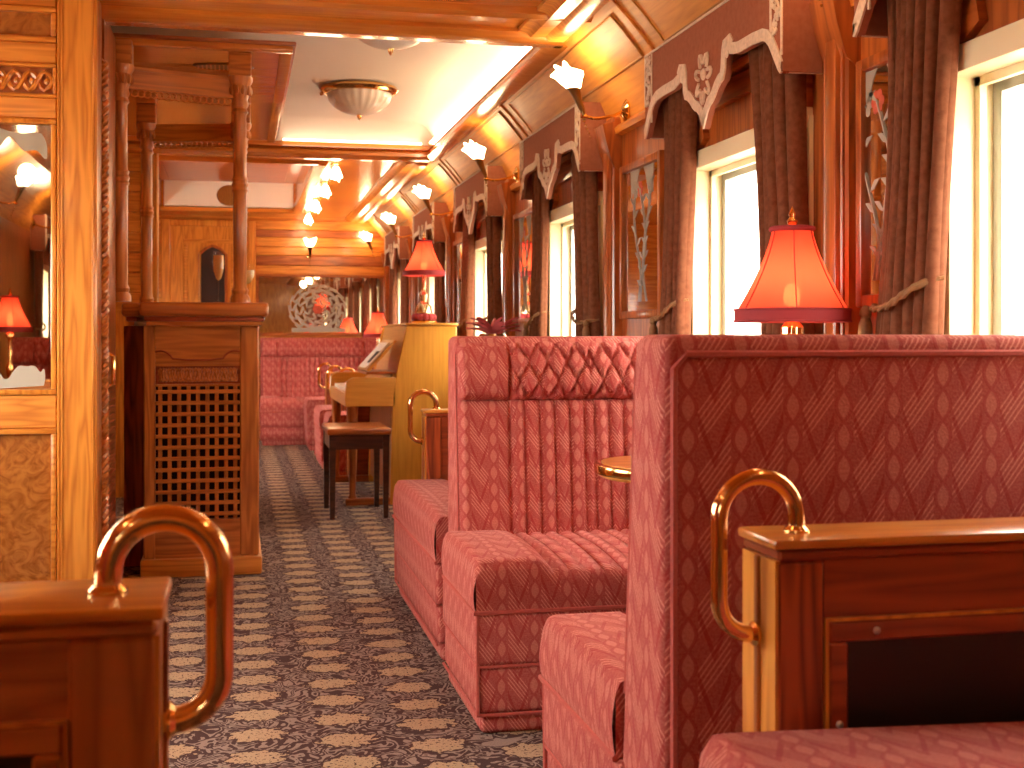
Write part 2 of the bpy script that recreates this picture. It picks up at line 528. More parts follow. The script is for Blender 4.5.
# ------------------------------------------------------------------ floor, walls, ceiling
f = MB().box(XL - .15, XR + .15, Y0 - .1, Y1 + .1, -0.1, 0).build('floor', M['carpet'], kind='structure')

def side_wall(name, xin, xout, wins, mat):
    m = MB()
    x0, x1 = min(xin, xout), max(xin, xout)
    m.box(x0, x1, Y0, Y1, 0, ZW0)
    m.box(x0, x1, Y0, Y1, ZW1, 2.35)
    ys = [Y0] + [q for w in wins for q in w] + [Y1]
    for i in range(0, len(ys), 2):
        m.box(x0, x1, ys[i], ys[i + 1], ZW0, ZW1)
    return m.build(name, mat, kind='structure')
wr = side_wall('wall_right', XR, XR + .13, WIN_R, M['mahog_v'])
wlft = side_wall('wall_left', XL, XL - .13, WIN_L, M['mahog_v'])
wend = MB().box(XL - .13, XR + .13, Y1, Y1 + .1, 0, 2.4).build('wall_far', M['satin_h'], kind='structure')
wback = MB().box(XL - .13, XR + .13, Y0 - .1, Y0, 0, 2.4).build('wall_back', M['satin_v'], kind='structure')

# wooden ceiling: soffit boards around two recesses
SOF = 0.34
def soffit(name, x0, x1, y0, y1):
    return MB().box(x0, x1, y0, y1, ZS, ZS + .3).build(name, M['ceil_h'], kind='structure')
A0, A1 = 4.57, 7.70           # cream recess
B0, B1, BX0, BX1 = 8.10, 11.25, -0.64, 0.505
soffit('ceiling', XL, 1.20, Y0, A0)
soffit('ceiling.001', XL, 1.20, A1, B0)
soffit('ceiling.002', BX1, 1.20, B0, Y1)
soffit('ceiling.003', XL, BX0, B0, Y1)
soffit('ceiling.004', BX0, BX1, B1, Y1)
MB().box(XL, 1.20, A0, A1, ZC, ZC + .1).build('ceiling.005', M['white'], kind='structure')
MB().box(BX0, BX1, B0, B1, 2.32, 2.4).build('ceiling.006', M['mahog_h'], kind='structure')
# cove of the cream recess: quarter curves along its four sides
def cove(name, pts, axis, a, b):
    return MB().prism(pts, axis, a, b).build(name, M['white'], kind='structure', angle=60)
cv = [(0, 2.13)] + [(-0.16 + 0.16 * math.cos(t), 2.13 + 0.14 * math.sin(t)) for t in [PI / 2 * i / 8 for i in range(9)]] + [(0, ZC)]
cove('trim_1', [(1.20 + p[0], p[1]) for p in cv], 'y', A0, A1)
cove('trim_2', [(A1 + p[0], p[1]) for p in cv], 'x', XL, 1.20)
cove('trim_3', [(A0 - p[0], p[1]) for p in cv], 'x', XL, 1.20)

# mouldings round the recesses
def mould(name, pts, axis, a, b, mat=None):
    return MB().prism(pts, axis, a, b).build(name, mat or M['ceil_h'], kind='structure', angle=50)
step = [(0, 2.14), (-.035, 2.14), (-.035, 2.125), (-.05, 2.11), (-.025, 2.10), (-.06, 2.085), (-.06, 2.065), (-.03, 2.05), (.09, 2.05), (.13, 2.065), (.13, 2.08), (0, 2.085)]
mould('trim_4', [(1.20 + p[0], p[1]) for p in step], 'y', A0, A1)
mould('trim_5', [(A1 + p[0], p[1]) for p in step], 'x', XL, 1.20)
mould('trim_6', [(A0 - p[0], p[1]) for p in step], 'x', XL, 1.20)
mould('trim_7', [(A0 - .42 + p[0], p[1] - .005) for p in [(0, 2.085), (0, 2.06), (.03, 2.05), (.05, 2.07), (.05, 2.085)]], 'x', XL, 1.20)
# far recess frame
st2 = [(0, 2.10), (-.03, 2.09), (-.02, 2.06), (.05, 2.055), (.07, 2.08)]
mould('trim_8', [(BX1 + p[0], p[1]) for p in st2], 'y', B0, B1)
mould('trim_9', [(B0 - p[0], p[1]) for p in st2], 'x', BX0, BX1)
mould('trim_10', [(B1 + p[0], p[1]) for p in st2], 'x', BX0, BX1)
MB().box(BX0 + .02, BX1 - .02, B1 - .012, B1, 2.10, 2.32).build('trim_11', M['white'], kind='structure')
MB().box(BX0 + .07, BX1 - .10, B0 + .3, B1 - .15, 2.305, 2.32, .006, 1).build('trim_12', M['red_h'], kind='structure')
# cornice along the right of the far soffit
cor = [(1.00, 2.08), (1.00, 2.066), (1.03, 2.06), (1.045, 2.045), (1.10, 2.05), (1.115, 2.035), (1.17, 2.035), (1.20, 2.08)]
mould('trim_13', cor, 'y', A1 + .13, Y1, M['satin_h'])
mould('trim_14', cor, 'y', Y0, A0 - .13, M['satin_h'])

# coved frieze between window pelmets and ceiling, with its framed panels
COVE = [(1.408, 1.74), (1.402, 1.81), (1.375, 1.87), (1.325, 1.935), (1.265, 2.005), (1.20, 2.072)]
def cove_pt(t):
    t = t * (len(COVE) - 1); i = min(int(t), len(COVE) - 2); q = t - i
    return Vector((COVE[i][0] * (1 - q) + COVE[i + 1][0] * q, 0, COVE[i][1] * (1 - q) + COVE[i + 1][1] * q))
fr = MB().prism(COVE + [(1.405, 2.079), (1.45, 1.74)], 'y', Y0, Y1).build('trim_15', M['cove_h'], kind='structure', angle=50)
NRM = Vector((-0.72, 0, -0.69))
def frieze_panel(y0, y1, t0, t1):
    m = MB()
    ts = [t0 + (t1 - t0) * i / 6 for i in range(7)]
    def fn(u, v):
        p = cove_pt(t0 + (t1 - t0) * u) + NRM * 0.004
        return (p.x, y0 + (y1 - y0) * v, p.z)
    def fb(u, v):
        p = cove_pt(t0 + (t1 - t0) * u) - NRM * 0.002
        return (p.x, y0 + (y1 - y0) * v, p.z)
    m.grid(fn, 6, 2); m.grid(fb, 6, 2, True)
    po = m.build('frieze_panel', M['cove_h'], fr, fixn=False)
    b = MB()
    loop = [cove_pt(t) + NRM * 0.005 + Vector((0, y0, 0)) for t in ts] + [cove_pt(t) + NRM * 0.005 + Vector((0, y1, 0)) for t in ts[::-1]]
    b.tube(loop, 0.004, 6, closed=True)
    b.build('panel_bead', M['gilt'], po)
for k in range(-2, 5):
    y = 4.04 + PITCH * k
    frieze_panel(y, min(y + 1.62, Y1 - .05), 0.52, 0.90)
    # rib of the frieze at the pelmet ends
    m = MB()
    m.tube([cove_pt(i / 10) + Vector((0, 3.94 + PITCH * k, 0)) for i in range(11)], 0.008, 6)
    m.build('rib', M['satin_h'], fr)
# moulded picture rail under the frieze
mould('trim_16', [(1.41, 1.71), (1.385, 1.715), (1.38, 1.735), (1.395, 1.75), (1.41, 1.75)], 'y', Y0, Y1, M['satin_h'])

# left side, simple cove as seen in the mirror
mould('trim_17', [(-1.5, 1.74), (-1.48, 1.85), (-1.40, 1.98), (-1.25, 2.08), (-1.5, 2.08)], 'y', Y0, 4.28, M['satin_h'])

# ------------------------------------------------------------------ windows
def window(name, y0, y1, side=1):
    """deep cream reveal, grey metal sash and a glass pane; side=1 right wall, -1 left wall"""
    xin = XR if side > 0 else XL
    def X(a): return xin + side * a
    def bx(m, a, b, *r, **k):
        q = sorted((X(a), X(b))); return m.box(q[0], q[1], *r, **k)
    root = thing(name, None, None)
    root['kind'] = 'structure'
    t = .035
    m = MB(); bx(m, -.012, .13, y1 - t, y1 + .004, ZW0, ZW1, bev=.004); m.build('jamb', M['cream'], root)
    m = MB(); bx(m, -.012, .13, y0 - .004, y0 + t, ZW0, ZW1, bev=.004); m.build('jamb', M['cream'], root)
    m = MB(); bx(m, -.02, .13, y0, y1, ZW1 - t, ZW1 + .02, bev=.004); m.build('head', M['cream'], root)
    m = MB(); bx(m, -.04, .13, y0, y1, ZW0 - .01, ZW0 + .03, bev=.006); m.build('sill', M['satin_h'], root)
    # stepped reveal bead
    m = MB()
    bx(m, .045, .06, y1 - t - .018, y1 - t, ZW0 + .03, ZW1 - t); bx(m, .045, .06, y0 + t, y0 + t + .018, ZW0 + .03, ZW1 - t)
    bx(m, .045, .06, y0 + t, y1 - t, ZW1 - t - .018, ZW1 - t)
    m.build('bead', M['cream'], root)
    s = MB(); a, b = y0 + t + .002, y1 - t - .002
    w = .03
    bx(s, .085, .115, a, a + w, ZW0 + .03 + w, ZW1 - t - w); bx(s, .085, .115, b - w, b, ZW0 + .03 + w, ZW1 - t - w)
    bx(s, .085, .115, a, b, ZW1 - t - w, ZW1 - t); bx(s, .085, .115, a, b, ZW0 + .03, ZW0 + .03 + w)
    so = s.build('sash', M['grey'], root)
    g = MB(); bx(g, .098, .102, a + w - .004, b - w + .004, ZW0 + .03 + w - .004, ZW1 - t - w + .004)
    g.build('pane', M['glass'], so)
    return root
for i, (a, b) in enumerate(WIN_R): window('window_%d' % (i + 1), a, b, 1)
for i, (a, b) in enumerate(WIN_L): window('window_%d' % (len(WIN_R) + i + 1), a, b, -1)

# pilasters on the right wall, one before each pelmet
def pilaster(n, y):
    m = MB()
    m.box(XR - .035, XR + .01, y - .055, y + .055, 0.0, 1.78, .006, 1)
    m.box(XR - .05, XR + .01, y - .028, y + .028, 0.0, 1.76, .008, 2)
    for s in (-1, 1): m.tube([(XR - .038, y + s * .042, 0.02), (XR - .038, y + s * .042, 1.76)], .006, 6)
    m.prism([(XR + .01, 1.56), (XR - .035, 1.60), (XR - .06, 1.68), (XR - .075, 1.75), (XR + .01, 1.77)], 'y', y - .058, y + .058)
    return m.build('trim_%d' % n, M['mahog_v'], kind='structure')
for i in range(6): pilaster(20 + i, 2.71 + PITCH * i if i else 2.71)


# ------------------------------------------------------------------ upholstered banquettes
def seat_cushion(w, d, z0, z1, parent, border=.15, ch=.0435, nx=110, ny=14, wavy=.034):
    """cushion: plain borders at both ends, channels running front to back in the middle, edges rounded.
       local: x -w/2..w/2, y 0 (front)..d"""
    R = .022
    def top(x, y):
        e = min(x + w / 2, w / 2 - x)
        z = z1 + .012 * math.sin(PI * min(1, y / d))
        inner = max(0.0, min(1.0, (e - border) / .05))
        if e < R: z -= R - math.sqrt(max(0, R * R - (R - e) ** 2))
        if y < R: z -= R - math.sqrt(max(0, R * R - (R - y) ** 2))
        z -= wavy * inner * (1 - .6 * min(1, y / d))
        c = abs(math.sin(PI * (x + w / 2 - border) / ch))
        z += inner * .015 * (c ** .5 - .6)
        return z
    m = MB()
    # warp spacing: finer at the edges
    def xs(u):
        return -w / 2 + w * u
    def ysv(v):
        return d * (v ** 1.6)
    m.grid(lambda u, v: (xs(u), ysv(v), top(xs(u), ysv(v))), nx, ny)
    m.grid(lambda u, v: (xs(u), -0.006 * math.sin(PI * v) + .0, z0 + (top(xs(u), 0) - z0) * v), nx, 4)
    m.grid(lambda u, v: (xs(u), d, z0 + (top(xs(u), d) - z0) * v), nx, 2, True)
    for s in (-1, 1):
        m.grid(lambda u, v, s=s: (s * w / 2 + s * .006 * math.sin(PI * v), ysv(u), z0 + (top(s * w / 2, ysv(u)) - z0) * v), ny, 4, s < 0)
    m.add([(-w / 2, 0, z0), (w / 2, 0, z0), (w / 2, d, z0), (-w / 2, d, z0)], [(0, 3, 2, 1)])
    o = m.build('seat_cushion', M['fabric'], parent, angle=50, fixn=False)
    p = MB()
    p.tube([(-w / 2, d, z0), (-w / 2 - .004, 0.0, z0), (w / 2 + .004, 0.0, z0), (w / 2, d, z0)], .006, 6)
    p.tube([(-w / 2 + .006, .006, z0), (-w / 2 + .006, .006, z1 - .03), (-w / 2 + .012, .02, z1 - .012), (-w / 2 + .02, d, z1 - .008)], .005, 6)
    p.tube([(w / 2 - .006, .006, z0), (w / 2 - .006, .006, z1 - .03), (w / 2 - .012, .02, z1 - .012), (w / 2 - .02, d, z1 - .008)], .005, 6)
    p.build('piping', M['pipe'], o)
    return o

def seat_box(w, d, zt, parent, bow=.02):
    """upholstered box below the cushion: three bands bulging slightly, set back to the floor"""
    bands = [(0.0, .05, .016, 'skirt'), (.05, .165, .006, 'lower_band'), (.165, zt, .0, 'upper_band')]
    for (a, b, inset, nm) in bands:
        m = MB().box(-w / 2 + inset, w / 2 - inset, inset, d, a, b, .014, 3)
        m.build(nm, M['fabric'], parent)
    p = MB()
    for z in (.05, .165):
        p.tube([(-w / 2 + .004, d, z), (-w / 2 + .004, .004, z), (w / 2 - .004, .004, z), (w / 2 - .004, d, z)], .004, 6)
    p.tube([(-w / 2 + .006, .006, .05), (-w / 2 + .004, .004, zt)], .005, 6)
    p.tube([(w / 2 - .006, .006, .05), (w / 2 - .004, .004, zt)], .005, 6)
    p.build('seam_piping', M['pipe'], parent)

def banquette(name, label, w=.85, sd=.45, bt=.22, tt=.13, zs=.418, zt=.955, inset=.010, group=None, res=.0055, cat='sofa'):
    """high-backed bench facing -y. y 0 = seat front, sd = back cushion at seat level, sd+bt = rear"""
    root = thing(name, label, cat, group=group)
    D = sd + bt
    seat_box(w, sd + .05, .295, root)
    seat_cushion(w, sd + .03, .295, zs, root)
    bw = w - 2 * inset
    # slab of the back: rear upright, front reclined
    prof = [(D - bt - .01, .0), (D, .0), (D, zt), (D - tt, zt)]
    m = MB().prism(prof, 'x', -bw / 2, bw / 2, .020, 4)
    bo = m.build('backrest', M['fabric'], root, angle=60)
    # front pad: quilted head roll over vertical channels, plain wings at both ends
    z0, z1, zr = zs - .02, zt - .004, .775
    brd = .15
    ch, dw, dh = .0435, .055, .108
    def yf(z): return (D - bt) + (bt - tt) * (z - .12) / (zt - .12)
    def disp(x, z):
        e = min(x + bw / 2, bw / 2 - x)
        inn = e > brd
        ins = max(0, min(1, abs(e - brd) / .008))
        if z >= zr:
            t = (z - zr) / (z1 - zr)
            h = .038 * (1 - (2 * t - .75) ** 2 * .55)
            if t < .10: h *= (t / .10) ** .5
            if t > .86: h -= .05 * ((t - .86) / .14) ** 2
            if inn:
                xx = (e - brd) / dw; zz = (z - zr) / dh
                a = abs(((xx + zz) % 1.0) - .5) * 2; b = abs(((xx - zz) % 1.0) - .5) * 2
                g = min(1 - a, 1 - b)
                h += .015 * min(1, g * 2.6) - .009
        else:
            h = .012
            if zr - z < .02: h *= ((zr - z) / .02) ** .5
            if inn:
                c = abs(math.sin(PI * (e - brd) / ch))
                h += .021 * (c ** .45) - .013
        h *= .35 + .65 * ins if e < brd + .008 else (.45 + .55 * ins)
        edge = min(1, e / .022)
        h = h * edge ** .5 - .012 * (1 - edge)
        return h
    nx = max(8, int(bw / res)); nz = max(8, int((z1 - z0) / (res * 1.5)))
    zl = sorted(set([z0 + (z1 - z0) * j / nz for j in range(nz + 1)] + [zr - .001, zr, zr + .004, zr + .012]))
    nzz = len(zl) - 1
    def fn(u, v):
        x = -bw / 2 + .006 + (bw - .012) * u; z = zl[round(v * nzz)]
        return (x, yf(z) - disp(x, z), z)
    pm = MB().grid(fn, nx, nzz)
    pm.build('back_pad', M['fabric'], bo, angle=80, fixn=False)
    # piping round the rear panel and on the two side faces
    p = MB()
    zp = zt - .028
    p.tube([(-bw / 2 + .017, D + .001, .02), (-bw / 2 + .017, D + .001, zp - .02), (-bw / 2 + .036, D + .001, zp), (bw / 2 - .036, D + .001, zp), (bw / 2 - .017, D + .001, zp - .02), (bw / 2 - .017, D + .001, .02)], .0055, 6)
    for s in (-1, 1):
        p.tube([(s * (bw / 2 - .004), yf(.40) + .012, .40), (s * (bw / 2 - .004), yf(.9) + .012, .90), (s * (bw / 2 - .01), yf(zt) + .03, zt - .012)], .005, 6)
    p.build('piping', M['pipe'], bo)
    return root

X0 = .548
W = 1.395 - X0
CX = (1.395 + X0) / 2
sofaA = banquette('banquette', 'rose damask high-backed banquette with quilted headrest and channelled back facing the round table', W, inset=.042)
sofaA.location = (CX + .006, 2.92, 0)
sofaC = banquette('banquette', 'rose damask high-backed banquette turning its plain back to the wooden screen with dark inset', W - .03)
sofaC.location = (CX + .012, 2.345, 0); sofaC.rotation_euler = (0, 0, PI)
sofaE = banquette('banquette', 'long rose banquette against the far wall under the etched mirror', w=1.12, sd=.42, res=.009)
sofaE.location = (.76, 11.22, 0)
sofaM = dup(sofaA, (-1.05, .62, 0), PI, 'rose damask high-backed banquette seen in the cabinet mirror')

def bench_seat(name, label, w, d, zs=.43, group=None, border=.15):
    root = thing(name, label, 'seat', group=group)
    seat_box(w, d, zs - .135, root)
    seat_cushion(w, d, zs - .135, zs, root, border=border, nx=70, wavy=.006)
    return root
# seat behind the middle banquette, its end towards the aisle: build turned (front = +y side)
sB = bench_seat('bench_seat', 'low rose damask bench seat butting against the back of the middle banquette', W - .022, 1.00, zs=.425)
sB.location = (CX + .010, 4.625, 0); sB.rotation_euler = (0, 0, PI)
sD = bench_seat('bench_seat', 'rose damask seat cushion in front of the wooden screen with dark inset', .90, .52, zs=.507, border=.6)
sD.location = (.905, .760, 0); sD.rotation_euler = (0, 0, -math.radians(5.5))
for (x0, y0, y1, lab) in ((.60, 8.47, 8.92, 'short rose bench seat right behind the upright piano'),
                          (.585, 9.13, 9.82, 'rose bench seat between two far wooden screens'),
                          (.575, 10.66, 11.14, 'rose bench seat by the far table with the red lamp')):
    s = bench_seat('bench_seat', lab, 1.395 - x0, y1 - y0)
    s.location = ((1.395 + x0) / 2, y1, 0); s.rotation_euler = (0, 0, PI)

# ------------------------------------------------------------------ low wooden screens with brass grab handles
def screen(label, w, th, handle_side, matv, math_, PWD=.060, ztop=.717, group=None, full=True, r=.0102):
    """local x 0 = aisle end, body extends in +x (handle on -x side). th along y. panel on -y side"""
    root = thing('low_screen', label, 'partition', group=group)
    cap = MB().box(-.006, w, -th / 2 - .006, th / 2 + .006, ztop - .012, ztop, .004, 2)
    cap.build('cap', M['satin_h'], root)
    m = MB().box(.0, w, -th / 2 - .003, th / 2 + .003, ztop - .026, ztop - .012, .004, 1)
    m.build('cap_moulding', math_, root)
    # end post, showing lit satinwood towards the aisle
    MB().box(0, PWD, -th / 2, th / 2, 0, ztop - .026, .004, 1).build('end_post', matv, root)
    MB().box(-.002, .004, -th / 2 + .002, th / 2 - .002, 0, ztop - .026).build('end_facing', M['satin_v'], root)
    MB().box(-.006, 0, -th * .06, th * .06, 0, ztop - .026, .002, 1).build('end_bead', M['mahog_v'], root)
    MB().box(PWD, w, -th / 2 + .01, th / 2 - .01, 0.0, ztop - .026).build('core', math_, root)
    MB().box(PWD, w, -th / 2 + .004, th / 2 - .004, ztop - .095, ztop - .026).build('top_rail', math_, root)
    if full:
        x0, x1, z0, z1 = PWD + .004, w - .05, .10, ztop - .098
        fw = .025
        fr = MB()
        yy = (-th / 2 - .002, -th / 2 + .014)
        fr.box(x0, x1, yy[0], yy[1], z1 - fw, z1, .003, 1); fr.box(x0, x1, yy[0], yy[1], z0, z0 + fw, .003, 1)
        fr.box(x0, x0 + fw, yy[0], yy[1], z0 + fw, z1 - fw, .003, 1); fr.box(x1 - fw, x1, yy[0], yy[1], z0 + fw, z1 - fw, .003, 1)
        fo = fr.build('panel_frame', math_, root)
        MB().box(x0 + fw - .004, x1 - fw + .004, -th / 2 + .001, -th / 2 + .012, z0 + fw - .004, z1 - fw + .004).build('inset', M['black'], root)
        for (sx, sz) in ((x0 + .06, z1 - fw / 2), (x0 + fw / 2, z1 - .12), (x0 + .5, z1 - fw / 2)):
            if sx < w: MB().lathe([(.0045, 0), (.0045, .003), (.002, .005), (1e-5, .005)], 10, (sx, yy[0] + .001, sz), 'y', (1, -1, 1)).build('screw', M['steel'], fo)
        fr2 = MB().box(x0 - .0045, x0 - .0005, yy[0], -th / 2 + .008, z0, z1).box(x0 - .004, x1, yy[0], -th / 2 + .008, z1, z1 + .004)
        fr2.build('panel_bead', M['satin_v'], fo)
    # handle
    xa, xb = .047, -.052
    R = (xa - xb) / 2
    zt_ = ztop + .018
    pts = [(xa, 0, ztop)]
    pts += [(xa - R + R * math.cos(t), 0, zt_ + R * math.sin(t)) for t in [PI * i / 16 for i in range(17)]]
    zb = ztop - .078; rb = .042
    pts += [(xb, 0, zt_ - .03), (xb, 0, zb + .015)]
    pts += [(xb + rb - rb * math.cos(t), 0, zb - rb * math.sin(t) + .0) for t in [PI / 2 * i / 8 for i in range(9)]]
    pts += [(.002, 0, zb - rb)]
    h = MB().tube(pts, r, 16, caps=True)
    ho = h.build('grab_handle', M['brass2'], root, angle=70)
    MB().lathe([(r + .005, 0), (r + .005, .003), (r + .002, .006), (r, .008)], 20, (xa, 0, ztop)).build('flange', M['brass'], ho)
    MB().lathe([(r + .005, 0), (r + .005, .003), (r + .002, .006), (r, .008)], 20, (-.005, 0, zb - rb), 'x', (-1, 1, 1)).build('flange', M['brass'], ho)
    return root

sr = screen('low screen with dark inset panel and brass handle behind the rose seat cushion', 1.39 - .61, .10, -1, M['red_v'], M['red_h'])
sr.location = (.61, 1.395, 0)
sl = screen('low brown wooden screen with large brass handle standing alone beside the carpeted aisle', 1.40, .135, 1, M['bar_v'], M['bar_h'], PWD=.074, r=.0125)  # lighter wood colour stands in for stronger light on this screen
# the left screen extends to -x: its mesh is mirrored in x
def mirror_x(root):
    for ch in root.children_recursive:
        me = ch.data = ch.data.copy()
        for v in me.vertices: v.co.x = -v.co.x
        me.flip_normals()
mirror_x(sl)
sl.location = (-.068, 1.195, 0)
sp = screen('low red wooden screen with brass handle between bench seat and piano', 1.37 - .69, .09, -1, M['red_v'], M['red_h'], ztop=.68, full=False)
sp.location = (.69, 4.69, 0)
for (x, y, lab) in ((.72, 8.40, 'far low wooden screen with brass handle touching the piano end'),
                    (.69, 9.03, 'far low wooden screen with brass handle, second one beyond the piano'),
                    (.68, 9.93, 'far low wooden screen with brass handle nearest the far red lamp')):
    q = dup(sp, (x, y, 0), 0, lab)

# ------------------------------------------------------------------ tables
def table(label, loc, rx=.27, z=.672, reach=.5):
    root = thing('cafe_table', label, 'table', loc)
    n = 28
    def outline(g):
        pts = []
        for i in range(n + 1):
            t = PI / 2 + PI * i / n
            pts.append((-.20 + (rx + g) * math.cos(t) * .8, (rx + g) * math.sin(t)))
        pts += [(reach, -rx - g), (reach, rx + g)]
        return pts
    MB().prism(outline(0), 'z', z - .028, z - .004, .004, 1).build('table_top', M['satin_h'], root)
    MB().prism(outline(.008), 'z', z - .022, z, .004, 2).build('brass_edge', M['brass'], root)
    MB().prism(outline(-.012), 'z', z - .002, z + .002).build('inlay', M['satin_h'], root)
    MB().lathe([(.16, 0), (.16, .02), (.05, .04), (.035, .10), (.03, z - .08), (.08, z - .03)], 20).build('pedestal', M['brass'], root)
    return root
table('round-ended satinwood table with brass edge between the two high-backed banquettes', (1.13, 2.63, 0), rx=.19, reach=.26)
table('small brass-edged table holding the far red lamp', (1.12, 10.44, 0), rx=.17, reach=.26)
table('brass-edged table seen in the cabinet mirror under the lamp', (-1.13, .78, 0), rx=.2, reach=.3).rotation_euler = (0, 0, PI)
# ------------------------------------------------------------------ red lamps
def lamp(label, loc, style=0):
    root = thing('table_lamp', label, 'lamp', loc)
    zb = .315 if style == 0 else .285
    if style == 0:
        prof = [(.055, 0), (.057, .01), (.03, .02), (.014, .04), (.02, .07), (.024, .10), (.012, .14), (.010, .24), (.013, .27), (.026, .285), (.026, .30), (.012, .315), (.006, .34)]
        MB().lathe(prof, 18).build('base', M['brass'], root)
    else:
        MB().lathe([(.075, 0), (.08, .012), (.05, .02)], 18).build('base', M['brass'], root)
        b = MB()
        for i in range(12):
            a = 2 * PI * i / 12
            b.ball((.055 * math.cos(a), .055 * math.sin(a), .035), .022, 8, 5)
        b.build('flower_wreath', M['shade_trim'], root)
        MB().lathe([(.02, .02), (.05, .06), (.045, .10), (.018, .13), (.03, .17), (.014, .20), (.012, .30)], 18).build('glass_body', M['crystal'], root)
    # bell-shaped shade, six ribs
    R0, R1, hh = .125, .044, .185
    def rr(t): return R1 + (R0 - R1) * ((1 - t) ** 1.55 * .75 + (1 - t) * .25)
    m = MB()
    n = 36
    def fn(u, v):
        a = 2 * PI * u
        r = rr(v) * (1 - .012 * abs(math.cos(3 * a)))
        return (r * math.cos(a), r * math.sin(a), zb + .018 + hh * v)
    m.grid(fn, n, 14)
    so = m.build('shade', M['shade'], root, angle=80)
    t = MB()
    def band(u, v):
        a = 2 * PI * u
        return ((R0 + .002) * math.cos(a), (R0 + .002) * math.sin(a), zb - .002 + .026 * v)
    t.grid(band, 36, 1)
    t.tube([((R0 + .002) * math.cos(2 * PI * i / 36), (R0 + .002) * math.sin(2 * PI * i / 36), zb + .024) for i in range(36)], .0025, 6, closed=True)
    t.tube([((R0 + .002) * math.cos(2 * PI * i / 36), (R0 + .002) * math.sin(2 * PI * i / 36), zb - .002) for i in range(36)], .0025, 6, closed=True)
    t.build('bottom_braid', M['shade_trim'], so, fixn=False)
    t = MB().tube([((R1 + .002) * math.cos(2 * PI * i / 24), (R1 + .002) * math.sin(2 * PI * i / 24), zb + .018 + hh) for i in range(24)], .006, 8, closed=True)
    t.build('top_braid', M['shade_trim'], so)
    for k in range(6):
        a = PI / 3 * k - 1.93
        r_ = MB().tube([((rr(v) + .0005) * math.cos(a), (rr(v) + .0005) * math.sin(a), zb + .018 + hh * v) for v in [i / 10 for i in range(11)]], .0013, 5)
        r_.build('seam', M['shade_trim'], so)
    fz = zb + .018 + hh
    MB().lathe([(.0035, fz - .06), (.0035, fz + .004), (.010, fz + .010), (.012, fz + .018), (.006, fz + .026), (.008, fz + .034), (.003, fz + .044), (1e-5, fz + .052)], 12).build('finial', M['brass'], root)
    MB().lathe([(.008, zb - .03), (.008, zb + .02)], 10).build('socket', M['brass'], root)
    MB().ball((0, 0, zb + .055), .020, 12, 8, (1, 1, 1.3)).build('bulb', M['bulb'], root)
    L = bpy.data.lights.new('lamp_glow', 'POINT'); L.energy = 0.6 * LAMP_K; L.color = (1, .55, .22); L.shadow_soft_size = .02
    lo = bpy.data.objects.new('lamp_glow', L); C.objects.link(lo); lo.parent = root; lo.location = (0, 0, zb + .085)
    return root
lamp('glowing red silk bell lamp on the round-ended table behind the near banquette', (1.205, 2.58, .674))
lamp('red silk bell lamp with flower wreath standing on the piano', (1.085, 7.37, 1.038), 1)
lamp('red silk bell lamp on the far table beyond the piano', (1.148, 10.44, .674), 1)
lamp('red silk bell lamp seen in the cabinet mirror', (-1.30, .86, .674))

# ------------------------------------------------------------------ pelmets
def smooth_poly(pts, it=2):
    for _ in range(it):
        q = []
        for i in range(len(pts) - 1):
            a, b = pts[i], pts[i + 1]
            q += [(a[0] * .75 + b[0] * .25, a[1] * .75 + b[1] * .25), (a[0] * .25 + b[0] * .75, a[1] * .25 + b[1] * .75)]
        pts = [pts[0]] + q + [pts[-1]]
    return pts

